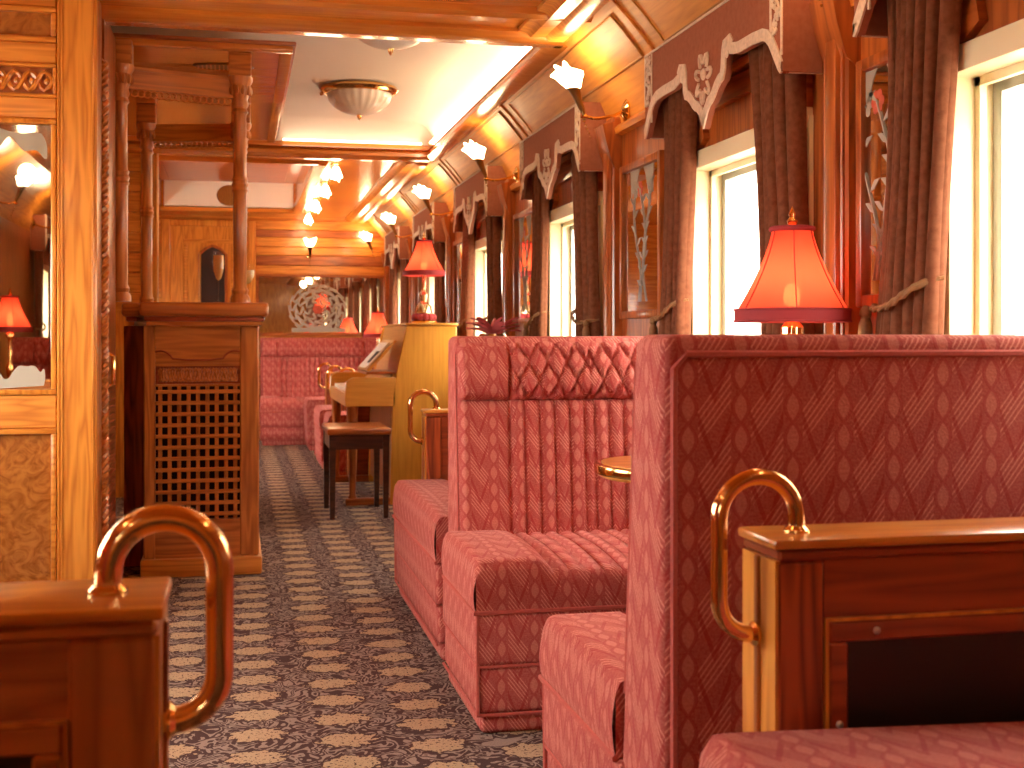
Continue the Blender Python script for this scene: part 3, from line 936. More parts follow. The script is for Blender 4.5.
def pelmet(label, y0, L, side=1, wallx=None):
    """box pelmet: local y 0..L, x 0 = face (aisle side), box depth .10 towards wall (+x)"""
    wallx = XR if wallx is None else wallx
    root = thing('pelmet', label, 'pelmet')
    zt = 1.865
    c = L / 2
    low = [(0, 1.60), (.012, 1.595), (.05, 1.645), (.085, 1.69), (.13, 1.705), (c - .20, 1.705)]
    mid = [(c - .20, 1.705), (c - .185, 1.745), (c - .17, 1.745), (c - .16, 1.66), (c - .115, 1.645), (c - .075, 1.61), (c - .04, 1.60), (c, 1.545)]
    left = low[:-1] + mid
    left = smooth_poly(left, 1)
    bot = left + [(L - p[0], p[1]) for p in left[::-1][1:]]
    poly = bot + [(L, zt), (0, zt)]
    bo = MB().prism(poly, 'x', 0, .018).build('face_board', M['pelmet'], root)
    # embroidered border following the scalloped edge
    w = .030
    m = MB()
    up = []
    for i, p in enumerate(bot):
        a = bot[max(0, i - 1)]; b = bot[min(len(bot) - 1, i + 1)]
        t = Vector((b[0] - a[0], b[1] - a[1]))
        t = t.normalized() if t.length > 0 else Vector((1, 0))
        nn = Vector((-t.y, t.x))
        k = w
        q = (p[0] + nn.x * k, p[1] + nn.y * k)
        q = (min(max(q[0], 0.0), L), max(q[1], p[1] + .012))
        up.append(q)
    vs = []; fs = []
    for i in range(len(bot)):
        for xx in (-.004, .001):
            vs += [(xx, bot[i][0], bot[i][1] - .001), (xx, up[i][0], up[i][1])]
    for i in range(len(bot) - 1):
        a = i * 4; b = a + 4
        fs += [(a, b, b + 1, a + 1), (a + 1, b + 1, b + 3, a + 3), (a + 2, a + 3, b + 3, b + 2), (a, a + 2, b + 2, b)]
    m.add(vs, fs)
    m.build('scalloped_border', M['applique'], bo, smooth=False)
    # floral strips at both ends
    for y in (.036, L - .036):
        e = MB()
        e.box(-.003, .001, y - .036, y - .028, 1.64, zt)
        e.box(-.003, .001, y + .028, y + .036, 1.70, zt)
        e.tube([(-.002, y + .018 * math.sin(i * .9), 1.70 + i * .012) for i in range(14)], .004, 5)
        for i in range(5):
            for k in range(5):
                a = 2 * PI * k / 5 + i
                e.ball((-.002, y + .012 * math.cos(a) + .010 * (-1) ** i, 1.715 + i * .032 + .012 * math.sin(a)), .008, 6, 4, (.5, 1, 1))
        e.build('floral_strip', M['applique'], bo)
    # rose medallion in the middle
    e = MB()
    for k in range(7):
        a = 2 * PI * k / 7
        e.tube([(-.003, c + .062 * math.cos(a + q * .5) * (.55 + .45 * math.sin(q * PI / 1.2)), 1.69 + .072 * math.sin(a + q * .5) * (.55 + .45 * math.sin(q * PI / 1.2))) for q in [i * .2 for i in range(7)]], .006, 5)
    e.ball((-.002, c, 1.70), .018, 10, 6, (.4, 1, 1))
    e.build('rose_medallion', M['applique'], bo)
    for s in (-1, 1):
        MB().ball((-.002, c + s * .175, 1.735), .014, 8, 5, (.4, 1, 2.0)).build('embroidered_leaf', M['applique'], bo)
    # returns to the wall at both ends, with light edging
    dx = wallx - 1.297 - .008
    for y in (0, L - .018):
        ro = MB().box(.018, dx, y, y + .018, 1.60, zt).build('return_board', M['pelmet'], root)
        MB().tube([(.012, y + .009, 1.60), (dx, y + .009, 1.60), (dx, y + .009, zt)], .004, 5).build('edging', M['applique'], ro)
    MB().box(.018, dx, .018, L - .018, zt - .02, zt - .004).build('top_board', M['pelmet'], root)
    MB().tube([(0, 0, zt), (0, L, zt)], .005, 5).build('top_edging', M['applique'], root)
    return root

WLAB = {1: 'the window with bushes outside', 2: 'the window behind the table lamp', 3: 'the window behind the bromeliad',
        4: 'the window before the piano', 5: 'the window past the piano', 6: 'the window nearest the far wall'}
PL = 1.05
p2 = None
for k in range(5):
    y = 2.83 + PITCH * k
    lab = 'cinnamon velvet pelmet with beige scalloped embroidery over ' + WLAB[k + 2]
    if k == 0:
        p2 = pelmet(lab, y, PL); p2.location = (1.297, y, 0)
    else:
        dup(p2, (1.297, y, 0), 0, lab)
pw = pelmet('cinnamon velvet pelmet with beige scalloped embroidery over ' + WLAB[1], 1.38, 1.09); pw.location = (1.297, 1.38, 0)
for (y, lab) in ((-2.2, 'cinnamon velvet pelmet over the rearmost left window seen in the mirror'),):
    dup(p2, (-1.39, y + 1.05, 0), PI, lab)

# carved gilded boards between window heads and pelmets
def head_board(n, y0, y1):
    m = MB()
    c = (y0 + y1) / 2
    half = [(y0, 1.70), (y0, 1.53), (y0 + .10, 1.535), (y0 + .15, 1.56), (y0 + .14, 1.60), (y0 + .19, 1.63), (c, 1.64)]
    pts = half + [(2 * c - p[0], p[1]) for p in half[::-1][1:]]
    m.prism(pts, 'x', XR - .02, XR + .004)
    return m.build('trim_%d' % n, M['mahog_h'], kind='structure')
for i, (a, b) in enumerate(WIN_R[0:5]): head_board(30 + i, a, b)

# ------------------------------------------------------------------ curtains
def curtain(label, y0, y1, lean, xc=1.353, amp=.024, folds=5, z0=.73, z1=1.80, group=None, seed=0, side=1):
    """velvet curtain gathered into folds between y0 and y1 at the top; lean shifts the foot in y"""
    root = thing('curtain', label, 'curtain', group=group)
    rnd = random.Random(seed)
    ph = [rnd.uniform(-.5, .5) for _ in range(folds + 2)]
    nu, nv = folds * 10, 14
    def base(u, v):
        t = 1 - v                                     # v 0 bottom .. 1 top
        wtop = y1 - y0
        k = 1 - .30 * math.sin(PI * min(1, t * 1.02)) * .6 - .12 * t
        c = (y0 + y1) / 2 + lean * t ** 1.4
        y = c + (u - .5) * wtop * k
        i = u * folds
        a = amp * (.75 + .35 * ph[int(i) % len(ph)]) * (1.05 - .25 * v)
        x = a * math.sin(2 * PI * i + .5 * math.sin(3 * v + ph[0])) + .008 * math.sin(7 * u + 2 * v)
        y += .012 * math.cos(2 * PI * i) * (1 - .3 * v)
        return x, y, z0 + (z1 - z0) * v
    def front(u, v):
        x, y, z = base(u, v); return (side * (x - .004), y, z)
    def back(u, v):
        x, y, z = base(u, v); return (side * (x + .006), y, z)
    m = MB()
    m.grid(front, nu, nv); m.grid(back, nu, nv, True)
    n1 = (nu + 1) * (nv + 1)
    fs = []
    for j in range(nv):
        a = j * (nu + 1); b = a + nu + 1
        fs += [(a, b, b + n1, a + n1)]
        a += nu; b += nu
        fs += [(a, a + n1, b + n1, b)]
    for i in range(nu):
        fs += [(i, i + n1, i + 1 + n1, i + 1)]
        a = nv * (nu + 1) + i
        fs += [(a, a + 1, a + 1 + n1, a + n1)]
    m.f += fs
    m.build('drape', M['curtain'], root, angle=80)
    # rope tie-back with tassel
    zt = 1.02
    v = (zt - z0) / (z1 - z0)
    ya = base(0, v)[1]; yb = base(1, v)[1]
    s = 1 if lean < 0 else -1
    ye = yb if s > 0 else ya
    yo = ya if s > 0 else yb
    r = MB()
    pts = []
    for i in range(17):
        t = i / 16
        wrap = .045 * (abs(2 * t - 1) ** 6)
        pts.append((side * (-.030 - .010 * math.sin(PI * t) + wrap), ye + (yo - ye) * t + (.012 if t > .5 else -.012) * (1 if yo > ye else -1) * (abs(2 * t - 1) ** 3), zt + .05 * (1 - t) - .03 * math.sin(PI * t)))
    for k in range(2):
        q = [(p[0] + .004 * math.cos(1.4 * i + PI * k), p[1], p[2] + .004 * math.sin(1.4 * i + PI * k)) for i, p in enumerate(pts)]
        r.tube(q, .005, 6)
    ro = r.build('tie_rope', M['rope'], root)
    MB().lathe([(.004, .02), (.012, .01), (.013, 0), (.009, -.006), (.014, -.02), (.018, -.09), (1e-5, -.09)], 12, (side * -.03, yo, zt - .02)).build('tassel', M['rope'], ro)
    root.location = (xc, 0, 0)
    return root
curtain('brown velvet curtain drawn back on the pier side of ' + WLAB[1], 2.155, 2.43, .09, folds=7, seed=3)
for k in range(5):
    y = PITCH * k
    lab = WLAB[k + 2]
    curtain('dark brown velvet curtain by the pilaster at ' + lab, 2.855 + y, 3.16 + y, -.095, folds=5, seed=10 + k)
    curtain('brown velvet curtain by the etched mirror at ' + lab, 3.60 + y, 3.832 + y, .09, folds=6, seed=20 + k)
for (a, b, lean, lab) in ((-1.44, -1.19, .04, 'brown velvet curtain seen in the cabinet mirror beside the bright left window'),):
    c = curtain(lab, a, b, lean, xc=-1.452, folds=4, seed=31, side=-1)

# ------------------------------------------------------------------ etched pier mirrors
def pier_mirror(label, y0, y1, seed):
    root = thing('pier_mirror', label, 'mirror', (XR, 0, 0))
    z0, z1 = 1.02, 1.585
    MB().box(-.008, 0, y0 + .02, y1 - .02, z0 + .02, z1 - .02).build('mirror_glass', M['mirror'], root)
    m = MB()
    m.box(-.022, 0, y0, y0 + .028, z0, z1, .005, 2); m.box(-.022, 0, y1 - .028, y1, z0, z1, .005, 2)
    m.box(-.022, 0, y0 + .028, y1 - .028, z0, z0 + .028, .005, 2); m.box(-.022, 0, y0 + .028, y1 - .028, z1 - .028, z1, .005, 2)
    m.build('frame', M['mahog_v'], root)
    rnd = random.Random(seed)
    c = (y0 + y1) / 2
    # an etched spray of stems, leaves and flowers
    for s in range(3):
        st = MB(); pts = []
        yy = c + (s - 1) * .05
        for i in range(9):
            pts.append((-.0085, yy + .04 * math.sin(i * .6 + s * 2), z0 + .06 + i * .05))
        st.tube(pts, .004, 5)
        so = st.build('etched_stem', M['etch'], root)
        for i in range(1, 9):
            p = pts[i]
            lf = MB()
            sg = 1 if (i + s) % 2 else -1
            poly = [(p[1], p[2]), (p[1] + sg * .02, p[2] + .006), (p[1] + sg * .045, p[2] + .028), (p[1] + sg * .022, p[2] + .026)]
            lf.prism(poly, 'x', -.0095, -.008); lf.build('etched_leaf', M['etch'], so, smooth=False)
        fl = MB()
        p = pts[-1]
        for k in range(6):
            a = 2 * PI * k / 6
            fl.ball((-.0085, p[1] + .018 * math.cos(a), p[2] + .018 * math.sin(a)), .012, 8, 4, (.1, 1, 1))
        fl.build('etched_flower', M['etch_red' if s == 1 else 'etch'], so)
    sc = MB()
    for s in (-1, 1):
        sc.prism([(c + s * .02, z1 - .03), (c + s * .13, z1 - .03), (c + s * .12, z1 - .13), (c + s * .09, z1 - .09), (c + s * .06, z1 - .10), (c + s * .04, z1 - .055)], 'x', -.0095, -.008)
    sc.build('etched_corner_scroll', M['etch'], root, smooth=False)
    return root
pier_mirror('narrow etched mirror on the pier beside ' + WLAB[1], 2.44, 2.64, 1)
for k in range(4):
    pier_mirror('etched floral mirror on the wall pier after ' + WLAB[k + 2], 4.00 + PITCH * k, 4.46 + PITCH * k, 5 + k)

# ------------------------------------------------------------------ flower sconces
def flower(m, c, r=.05, petals=7):
    cx, cy, cz = c
    n = petals * 8
    def fn(u, v):
        a = 2 * PI * u
        k = .5 + .5 * math.cos(petals * a)
        rad = .014 + (r * (.50 + .62 * k * (.8 + .2 * math.sin(5 * a))) - .014) * (v ** .7)
        z = -.034 + .075 * v - .022 * max(0, v - .6) * 2.5 * k * math.cos(2 * a + 1)
        return (cx + rad * math.cos(a), cy + rad * math.sin(a), cz + z)
    m.grid(fn, n, 6)
    m.lathe([(.014, -.030), (.02, -.01), (.022, .01), (.012, .03), (1e-5, .035)], 12, c)
    return m

def sconce(label, loc, rz=0.0, group=None):
    """wall sconce: back plate at local x=0, arm going -x, torch and flower at x=-.2"""
    root = thing('flower_sconce', label, 'sconce', loc, rz, group)
    MB().lathe([(.034, 0), (.034, .008), (.024, .014), (.012, .022), (1e-5, .024)], 18, (0, 0, 0), 'x', (-1, 1, 1.3)).build('back_plate', M['brass'], root)
    pts = [(-.015, 0, 0), (-.05, 0, -.018), (-.10, 0, -.030), (-.13, 0, -.032), (-.155, 0, -.026), (-.165, 0, -.016)]
    MB().tube(pts, .006, 8).build('arm', M['brass'], root)
    t = MB().lathe([(.005, -.030), (.009, -.022), (.007, -.008), (.012, .01), (.016, .05), (.022, .078), (.026, .082), (.022, .086)], 14, (-.165, 0, -.01))
    t.v = [(x - .42 * max(0, z + .02), y, z) for (x, y, z) in t.v]
    t.build('torch', M['bronze'], root)
    MB().lathe([(.010, -.004), (.016, .002), (.010, .008)], 14, (-.165, 0, -.03)).build('collar', M['brass'], root)
    def tilt(m):
        m.v = [(x - .42 * max(0, z + .02), y, z) for (x, y, z) in m.v]; return m
    tilt(flower(MB(), (-.165, 0, .100), .062)).build('flower_shade', M['flower_glow'], root, angle=70)
    d = MB()
    for i in range(5):
        d.ball((-.165 + .006 * i, 0, -.045 - .014 * i), .006 - .0005 * i, 6, 4)
    d.build('crystal_drop', M['crystal'], root)
    L = bpy.data.lights.new('sconce_glow', 'POINT'); L.energy = 1.1 * LAMP_K; L.color = (1, .66, .32); L.shadow_soft_size = .05
    lo = bpy.data.objects.new('sconce_glow', L); C.objects.link(lo); lo.parent = root; lo.location = (-.23, 0, .16)
    return root
s0 = sconce('lit brass flower sconce on the pier beside the nearest window', (XR - .018, 2.55, 1.70))
s0.location = (1.402, 2.55, 1.785)
for k, lab in enumerate(('lit brass flower sconce on the pier after the window behind the red lamp',
                         'lit brass flower sconce on the pier after the window beyond the pink bromeliad',
                         'lit brass flower sconce on the pier after the window beside the piano lamp',
                         'lit brass flower sconce on the pier after the window just past the piano',
                         'lit brass flower sconce on the last pier by the far wall')):
    dup(s0, (1.402, min(4.40 + PITCH * k, 11.72), 1.785), 0, lab)
dup(s0, (1.402, .71, 1.785), 0, 'added unseen brass flower sconce over the rose seat cushion')  # out of view, added at the sconce spacing to light the near seat
dup(s0, (.66, 11.90, 1.72), PI / 2, 'lit brass flower sconce on the far wall above the etched mirror')
for (y, lab) in ((-1.0, 'lit brass flower sconce on the left wall seen in the mirror'), (3.3, 'lit brass flower sconce on the left wall before the cabinet'), (.71, 'added lit flower sconce on the left wall over the mirrored table')):  # the one over the table is added for light near the camera
    dup(s0, (-1.46, y, 1.785), PI, lab)

# small flower lamps along the edge of the far ceiling recess
def ceiling_flower(label, loc, group):
    root = thing('ceiling_flower_lamp', label, 'ceiling lamp', loc, 0, group)
    MB().lathe([(.03, 0), (.03, -.008), (.012, -.014), (.010, -.03)], 14).build('rose', M['brass'], root)
    m = MB(); flower(m, (0, 0, 0), .042)
    m.v = [(x, y, -z - .055) for (x, y, z) in m.v]
    m.build('flower_shade', M['flower_glow'], root, angle=70)
    return root
cf = ceiling_flower('small lit flower lamp under the soffit beside the far ceiling recess', (.625, 8.15, ZS), 'flower lamps along the far recess')
for y in (9.15, 10.25, 11.35):
    dup(cf, (.625, y, ZS), 0, cf['label'], 'flower lamps along the far recess')

# ------------------------------------------------------------------ dome ceiling lights
def dome(label, loc):
    root = thing('dome_light', label, 'ceiling light', loc)
    MB().lathe([(.17, 0), (.20, -.006), (.205, -.02), (.19, -.034), (.175, -.04), (.165, -.03)], 40).build('brass_rim', M['brass'], root)
    n = 96
    def fn(u, v):
        a = 2 * PI * u
        t = v * PI / 2
        r = .168 * math.cos(t) * (1 + .02 * (1 - v) * math.cos(24 * a)) + 1e-4
        return (r * math.cos(a), r * math.sin(a), -.036 - .110 * math.sin(t))
    MB().grid(fn, n, 12).build('glass_bowl', M['dome'], root, angle=80)
    MB().lathe([(.004, -.142), (.013, -.148), (.011, -.160), (.004, -.170), (1e-5, -.175)], 12).build('finial', M['brass'], root)
    for k in range(3):
        a = 2 * PI * k / 3 - 1.2
        MB().ball((.197 * math.cos(a), .197 * math.sin(a), -.036), .011, 8, 5).build('thumb_screw', M['brass'], root)
    return root
d0 = dome('ribbed glass dome light with brass rim hanging clear in the cream ceiling', (.628, 6.60, ZC))
dup(d0, (.608, 5.06, ZC), 0, 'ribbed glass dome light partly hidden above the wooden ceiling beam')

# added fill light tubes, hidden on the cornice ledges, to brighten the ceiling
M['tube'] = emis('warm_fill_tube', (1.0, 0.80, 0.56), 21 * LAMP_K)
M['tube_dim'] = emis('dim_warm_fill_tube', (1.0, 0.80, 0.56), 5 * LAMP_K)
def fill_tube(label, a, b, mt='tube'):
    root = thing('added_fill_light', label, 'fill light', a, 0, 'added fill lights on the cornice ledges')
    d = Vector(b) - Vector(a)
    MB().tube([d * .01, d * .99], .006, 8).build('fill_light_tube', M[mt], root)
    for t in (.005, .995):
        MB().tube([d * (t - .004), d * (t + .004)], .008, 8).build('end_cap', M['brass'], root)
    return root
fill_tube('added hidden fill light tube on the cornice ledge above the windows', (1.158, A0 + .08, 2.148), (1.158, A1 - .08, 2.148))
fill_tube('added hidden fill light tube on the ledge of the beam before the far recess', (.26, A1 - .042, 2.148), (1.12, A1 - .042, 2.148), 'tube_dim')
fill_tube('added hidden fill light tube on the right ledge of the far recess', (BX1 - .010, B0 + .1, 2.108), (BX1 - .010, B1 - .1, 2.108))

# oval ceiling vents
def vent(label, loc, rx=.14, ry=.05, vert=False):
    root = thing('oval_vent', label, 'vent', loc)
    n = 28
    if vert:
        ring = [(rx * math.cos(2 * PI * i / n), 0, ry * math.sin(2 * PI * i / n)) for i in range(n)]
        MB().prism([(p[0], p[2]) for p in ring], 'y', -.004, 0).build('plate', M['bronze'], root)
    else:
        ring = [(rx * math.cos(2 * PI * i / n), ry * math.sin(2 * PI * i / n), 0) for i in range(n)]
        MB().prism([(p[0], p[1]) for p in ring], 'z', -.004, 0).build('plate', M['bronze'], root)
    MB().tube(ring, .006, 6, closed=True).build('rim', M['bronze'], root)
    g = MB()
    for i in range(-6, 7):
        x = rx * i / 7; h = ry * math.sqrt(1 - (i / 7) ** 2)
        if vert: g.box(x - .003, x + .003, -.007, -.003, -h, h)
        else: g.box(x - .003, x + .003, -h, h, -.007, -.003)
    g.build('grille', M['gilt'], root)
    return root
vent('oval bronze vent in the wooden ceiling beam', (.345, 4.55, ZS), .10, .075)
vent('oval bronze vent in the white end panel of the far recess', (-.07, B1 - .012, 2.20), .10, .085, True)

# ------------------------------------------------------------------ tall cabinet with mirror, left of the aisle
cab = thing('tall_cabinet', 'tall satinwood cabinet with mirror, carved frieze and burl panel beside the bar', 'cabinet', (0, 0, 0))
FX, FY = -.45, 4.30
MB().box(XL + .002, FX - .016, FY + .045, 4.928, 0, ZS - .002).build('carcase', M['mahog_v'], cab)
MB().box(FX - .124, FX, FY, FY + .06, 0, ZS - .002, .005, 1).build('stile', M['satin_v'], cab)
b = MB()
for x in (FX - .118, FX - .108, FX - .012): b.tube([(x, FY - .001, 0), (x, FY - .001, ZS - .002)], .0035, 6)
b.build('stile_bead', M['satin_v'], cab)
xs0 = FX - .126
def rail(z0, z1, mat='satin_h', nm='rail', y=0.012):
    return MB().box(XL + .002, xs0, FY + y, FY + .05, z0, z1, .004, 1).build(nm, M[mat], cab)
rail(.0, .10); rail(.655, .765); rail(1.665, 1.735); rail(1.845, 1.915); rail(2.03, ZS - .002)
def framed(z0, z1, mat, nm, proud=.024, fm='satin_h', fw=.018):
    po = MB().box(XL + .002, xs0 - .006, FY + proud, FY + .04, z0, z1).build(nm, M[mat], cab)
    m = MB()
    m.box(XL + .01, xs0, FY + .002, FY + .03, z0, z0 + fw, .005, 2); m.box(XL + .01, xs0, FY + .002, FY + .03, z1 - fw, z1, .005, 2)
    m.box(xs0 - fw, xs0, FY + .002, FY + .03, z0 + fw, z1 - fw, .005, 2)
    m.build('panel_moulding', M[fm], po)
    return po
framed(.10, .655, 'burl', 'burl_panel')
framed(1.915, 2.03, 'burl', 'burl_panel')
mo = framed(.765, 1.665, 'mirror', 'mirror_glass', fm='satin_v')
MB().box(xs0 - .030, xs0 - .018, FY + .016, FY + .03, .783, 1.647).build('mirror_bevel', M['mirror'], mo)
# etched scrolls on the mirror: thin frosted shapes
def etch_poly(pts, nm, par, y):
    return MB().prism(pts, 'y', y - .0012, y + .0004).build(nm, M['etch'], par, smooth=False)
yy = FY + .0235
wv = [(-1.2, 1.63), (-1.2, 1.57)] + [(-1.2 + .58 * i / 40, 1.575 + .022 * math.sin(i * .62) - .012 * math.cos(i * 1.24)) for i in range(1, 40)] + [(-.612, 1.53), (-.604, 1.55), (-.612, 1.60), (-.63, 1.625), (-.70, 1.615), (-.76, 1.635)]
etch_poly(smooth_poly(wv, 1), 'etched_scroll', mo, yy)
wv2 = [(-1.2, .785), (-.62, .785), (-.612, .82), (-.617, .855), (-.628, .835)] + [(-.64 - .56 * i / 40, .845 + .022 * math.sin(i * .7) + .010 * math.cos(i * 1.4)) for i in range(40)]
etch_poly(smooth_poly(wv2, 1), 'etched_scroll', mo, yy)
# carved frieze of interlaced scrolls
fo = framed(1.735, 1.845, 'mahog_h', 'frieze_ground', proud=.03, fw=.012)
for k in range(2):
    m = MB()
    m.tube([(xs0 - .014 - i * .012, FY + .026 + .004 * math.cos(i * .8 + k * PI), 1.79 + .030 * math.sin(i * .8 + k * PI)) for i in range(60)], .0085, 6)
    m.build('carved_strand', M['satin_h'], fo)
m = MB()
for i in range(18): m.ball((xs0 - .03 - i * .047, FY + .028, 1.79), .012, 8, 5)
m.build('carved_boss', M['satin_h'], fo)
# aisle side: rope moulding, louvred door and pull
SX = FX - .015
MB().box(SX, FX, FY + .06, FY + .15, 0, ZS - .002).build('side_stile', M['mahog_v'], cab)
rp = MB()
nrev = 46
for k in range(2):
    rp.tube([(FX + .002 + .009 * math.cos(.7 * i + PI * k), FY + .19 + .016 * math.sin(.7 * i + PI * k), .02 + i * (1.88 / 330)) for i in range(331)], .011, 6)
rp.build('rope_moulding', M['bar_h'], cab)
MB().box(SX, FX + .002, FY + .215, 4.93, 0, ZS - .002).build('side_frame', M['mahog_v'], cab)
for i in range(26):
    z = .10 + i * .026
    MB().prism([(FY + .27, z), (FY + .50, z), (FY + .50, z + .006), (FY + .27, z + .006)], 'x', FX + .001, FX + .014).build('louvre_slat', M['red_h'], cab)
h = MB().tube([(FX + .002, FY + .25, .90), (FX + .03, FY + .25, .885), (FX + .03, FY + .25, .79), (FX + .002, FY + .25, .775)], .008, 8)
h.build('door_pull', M['brass'], cab)

# ------------------------------------------------------------------ bar
bar = thing('cocktail_bar', 'panelled mahogany cocktail bar with lattice front, counter, turned columns and wooden canopy', 'bar', (0, 0, 0))
BX0_, BX1_, BY = -.362, .086, 5.14
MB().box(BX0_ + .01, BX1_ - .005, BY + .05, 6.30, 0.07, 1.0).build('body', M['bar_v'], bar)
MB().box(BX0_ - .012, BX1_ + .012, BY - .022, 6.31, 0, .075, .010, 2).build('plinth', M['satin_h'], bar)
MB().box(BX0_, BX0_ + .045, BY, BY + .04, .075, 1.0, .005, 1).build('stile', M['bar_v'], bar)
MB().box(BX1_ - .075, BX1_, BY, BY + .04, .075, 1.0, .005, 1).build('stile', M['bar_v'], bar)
LX0, LX1, LZ0, LZ1 = BX0_ + .045, BX1_ - .075, .225, .758
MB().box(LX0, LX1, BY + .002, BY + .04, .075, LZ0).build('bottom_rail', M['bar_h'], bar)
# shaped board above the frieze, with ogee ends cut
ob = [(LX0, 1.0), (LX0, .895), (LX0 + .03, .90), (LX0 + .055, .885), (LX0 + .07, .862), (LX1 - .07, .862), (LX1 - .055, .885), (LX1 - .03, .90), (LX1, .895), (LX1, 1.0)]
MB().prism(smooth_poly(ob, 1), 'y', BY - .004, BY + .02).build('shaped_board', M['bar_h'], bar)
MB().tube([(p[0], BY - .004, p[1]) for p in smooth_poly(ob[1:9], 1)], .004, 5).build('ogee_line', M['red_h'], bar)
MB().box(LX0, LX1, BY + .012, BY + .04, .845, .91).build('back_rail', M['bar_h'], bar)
cp = MB().box(LX0, LX1, BY + .022, BY + .04, .765, .845).build('carved_panel', M['red_h'], bar)
m = MB()
m.box(LX0, LX1, BY + .002, BY + .03, .838, .848); m.box(LX0, LX1, BY + .002, BY + .03, .757, .766)
m.build('panel_moulding', M['bar_h'], cp)
for k in range(3):
    m = MB().tube([(LX0 + .012 + i * (LX1 - LX0 - .024) / 80, BY + .018 + .003 * math.cos(i * .7), .802 + .026 * math.sin(i * .7 + k * 2 * PI / 3)) for i in range(81)], .0055, 5)
    m.build('carved_strand', M['bar_h'], cp)
MB().box(LX0, LX1, BY + .036, BY + .044, LZ0, LZ1).build('lattice_backing', M['gap'], bar)
nv_, nh_ = 9, 12
for i in range(nv_):
    x = LX0 + (LX1 - LX0) * (i + .5) / nv_
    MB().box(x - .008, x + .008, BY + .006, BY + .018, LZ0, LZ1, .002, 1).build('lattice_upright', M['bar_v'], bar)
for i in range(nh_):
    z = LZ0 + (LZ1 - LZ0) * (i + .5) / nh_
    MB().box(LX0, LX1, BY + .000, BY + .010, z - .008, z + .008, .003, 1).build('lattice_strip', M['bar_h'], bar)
# recessed flank towards the cabinet
MB().box(FX - .01, BX0_ + .012, BY + .28, BY + .32, 0, 1.0).build('flank_panel', M['red_v'], bar)
# counter with rounded nosing
def counter(x0, x1, y0, y1, nm):
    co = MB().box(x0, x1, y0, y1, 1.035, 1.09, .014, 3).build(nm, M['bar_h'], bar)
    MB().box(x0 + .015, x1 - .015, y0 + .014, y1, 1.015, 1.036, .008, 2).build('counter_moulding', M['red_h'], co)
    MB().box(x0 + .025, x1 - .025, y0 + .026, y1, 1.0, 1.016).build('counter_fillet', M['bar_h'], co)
counter(-.372, .122, 5.05, 6.36, 'counter')
counter(-.445, -.373, 5.13, 6.36, 'counter')
def column(x, y):
    z0, z1 = 1.09, 1.992
    prof = [(.040, z0), (.040, z0 + .02), (.030, z0 + .035), (.034, z0 + .05), (.026, z0 + .065), (.027, z0 + .44)]
    prof += [(.033, z0 + .45), (.029, z0 + .46), (.034, z0 + .472), (.029, z0 + .484), (.033, z0 + .494), (.026, z0 + .505), (.025, z1 - .15)]
    prof += [(.033, z1 - .14), (.027, z1 - .125), (.034, z1 - .11), (.030, z1 - .09), (.044, z1 - .045), (.040, z1 - .035), (.050, z1 - .015), (.050, z1)]
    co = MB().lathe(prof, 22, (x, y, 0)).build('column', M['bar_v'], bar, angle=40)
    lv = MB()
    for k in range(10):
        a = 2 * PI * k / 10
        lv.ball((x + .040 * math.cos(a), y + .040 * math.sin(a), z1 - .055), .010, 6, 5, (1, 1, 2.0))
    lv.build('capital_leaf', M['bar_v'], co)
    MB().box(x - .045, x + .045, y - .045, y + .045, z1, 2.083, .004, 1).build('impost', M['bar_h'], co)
P0, P1, P2, P3 = (-.435, 4.985), (.011, 5.12), (.018, 6.22), (-.43, 6.33)
for p in (P0, P1, P2, P3):
    column(*p)
def fretwork(a, b, mat):
    a = Vector((a[0], a[1], 0)); b = Vector((b[0], b[1], 0))
    d = b - a; L = d.length; d.normalize(); n = Vector((-d.y, d.x, 0))
    def q(t, o, z): return a + d * t + n * o + Vector((0, 0, z))
    m = MB()
    def bar_(t0, t1, o, z0, z1):
        vs = [q(t, oo, z) for z in (z0, z1) for oo in (-o, o) for t in (t0, t1)]
        m.add(vs, [(0, 2, 3, 1), (4, 5, 7, 6), (0, 1, 5, 4), (2, 6, 7, 3), (0, 4, 6, 2), (1, 3, 7, 5)])
    bar_(.03, L - .03, .012, 1.975, 1.99); bar_(.03, L - .03, .008, 1.915, 1.975); bar_(.03, L - .03, .010, 1.905, 1.916)
    fb = m.build('frieze_board', mat, bar)
    r = MB()
    k = int((L - .08) / .024)
    for i in range(k):
        t = .04 + (L - .08) * (i + .5) / k
        c = q(t, 0, 1.890)
        r.tube([c + d * (.014 * math.cos(s)) + Vector((0, 0, .014 * math.sin(s))) for s in [2 * PI * j / 8 for j in range(8)]], .004, 5, closed=True)
    r.build('fretwork_rings', mat, fb)
fretwork(P0, P1, M['bar_h']); fretwork(P1, P2, M['bar_h']); fretwork(P2, P3, M['satin_h'])
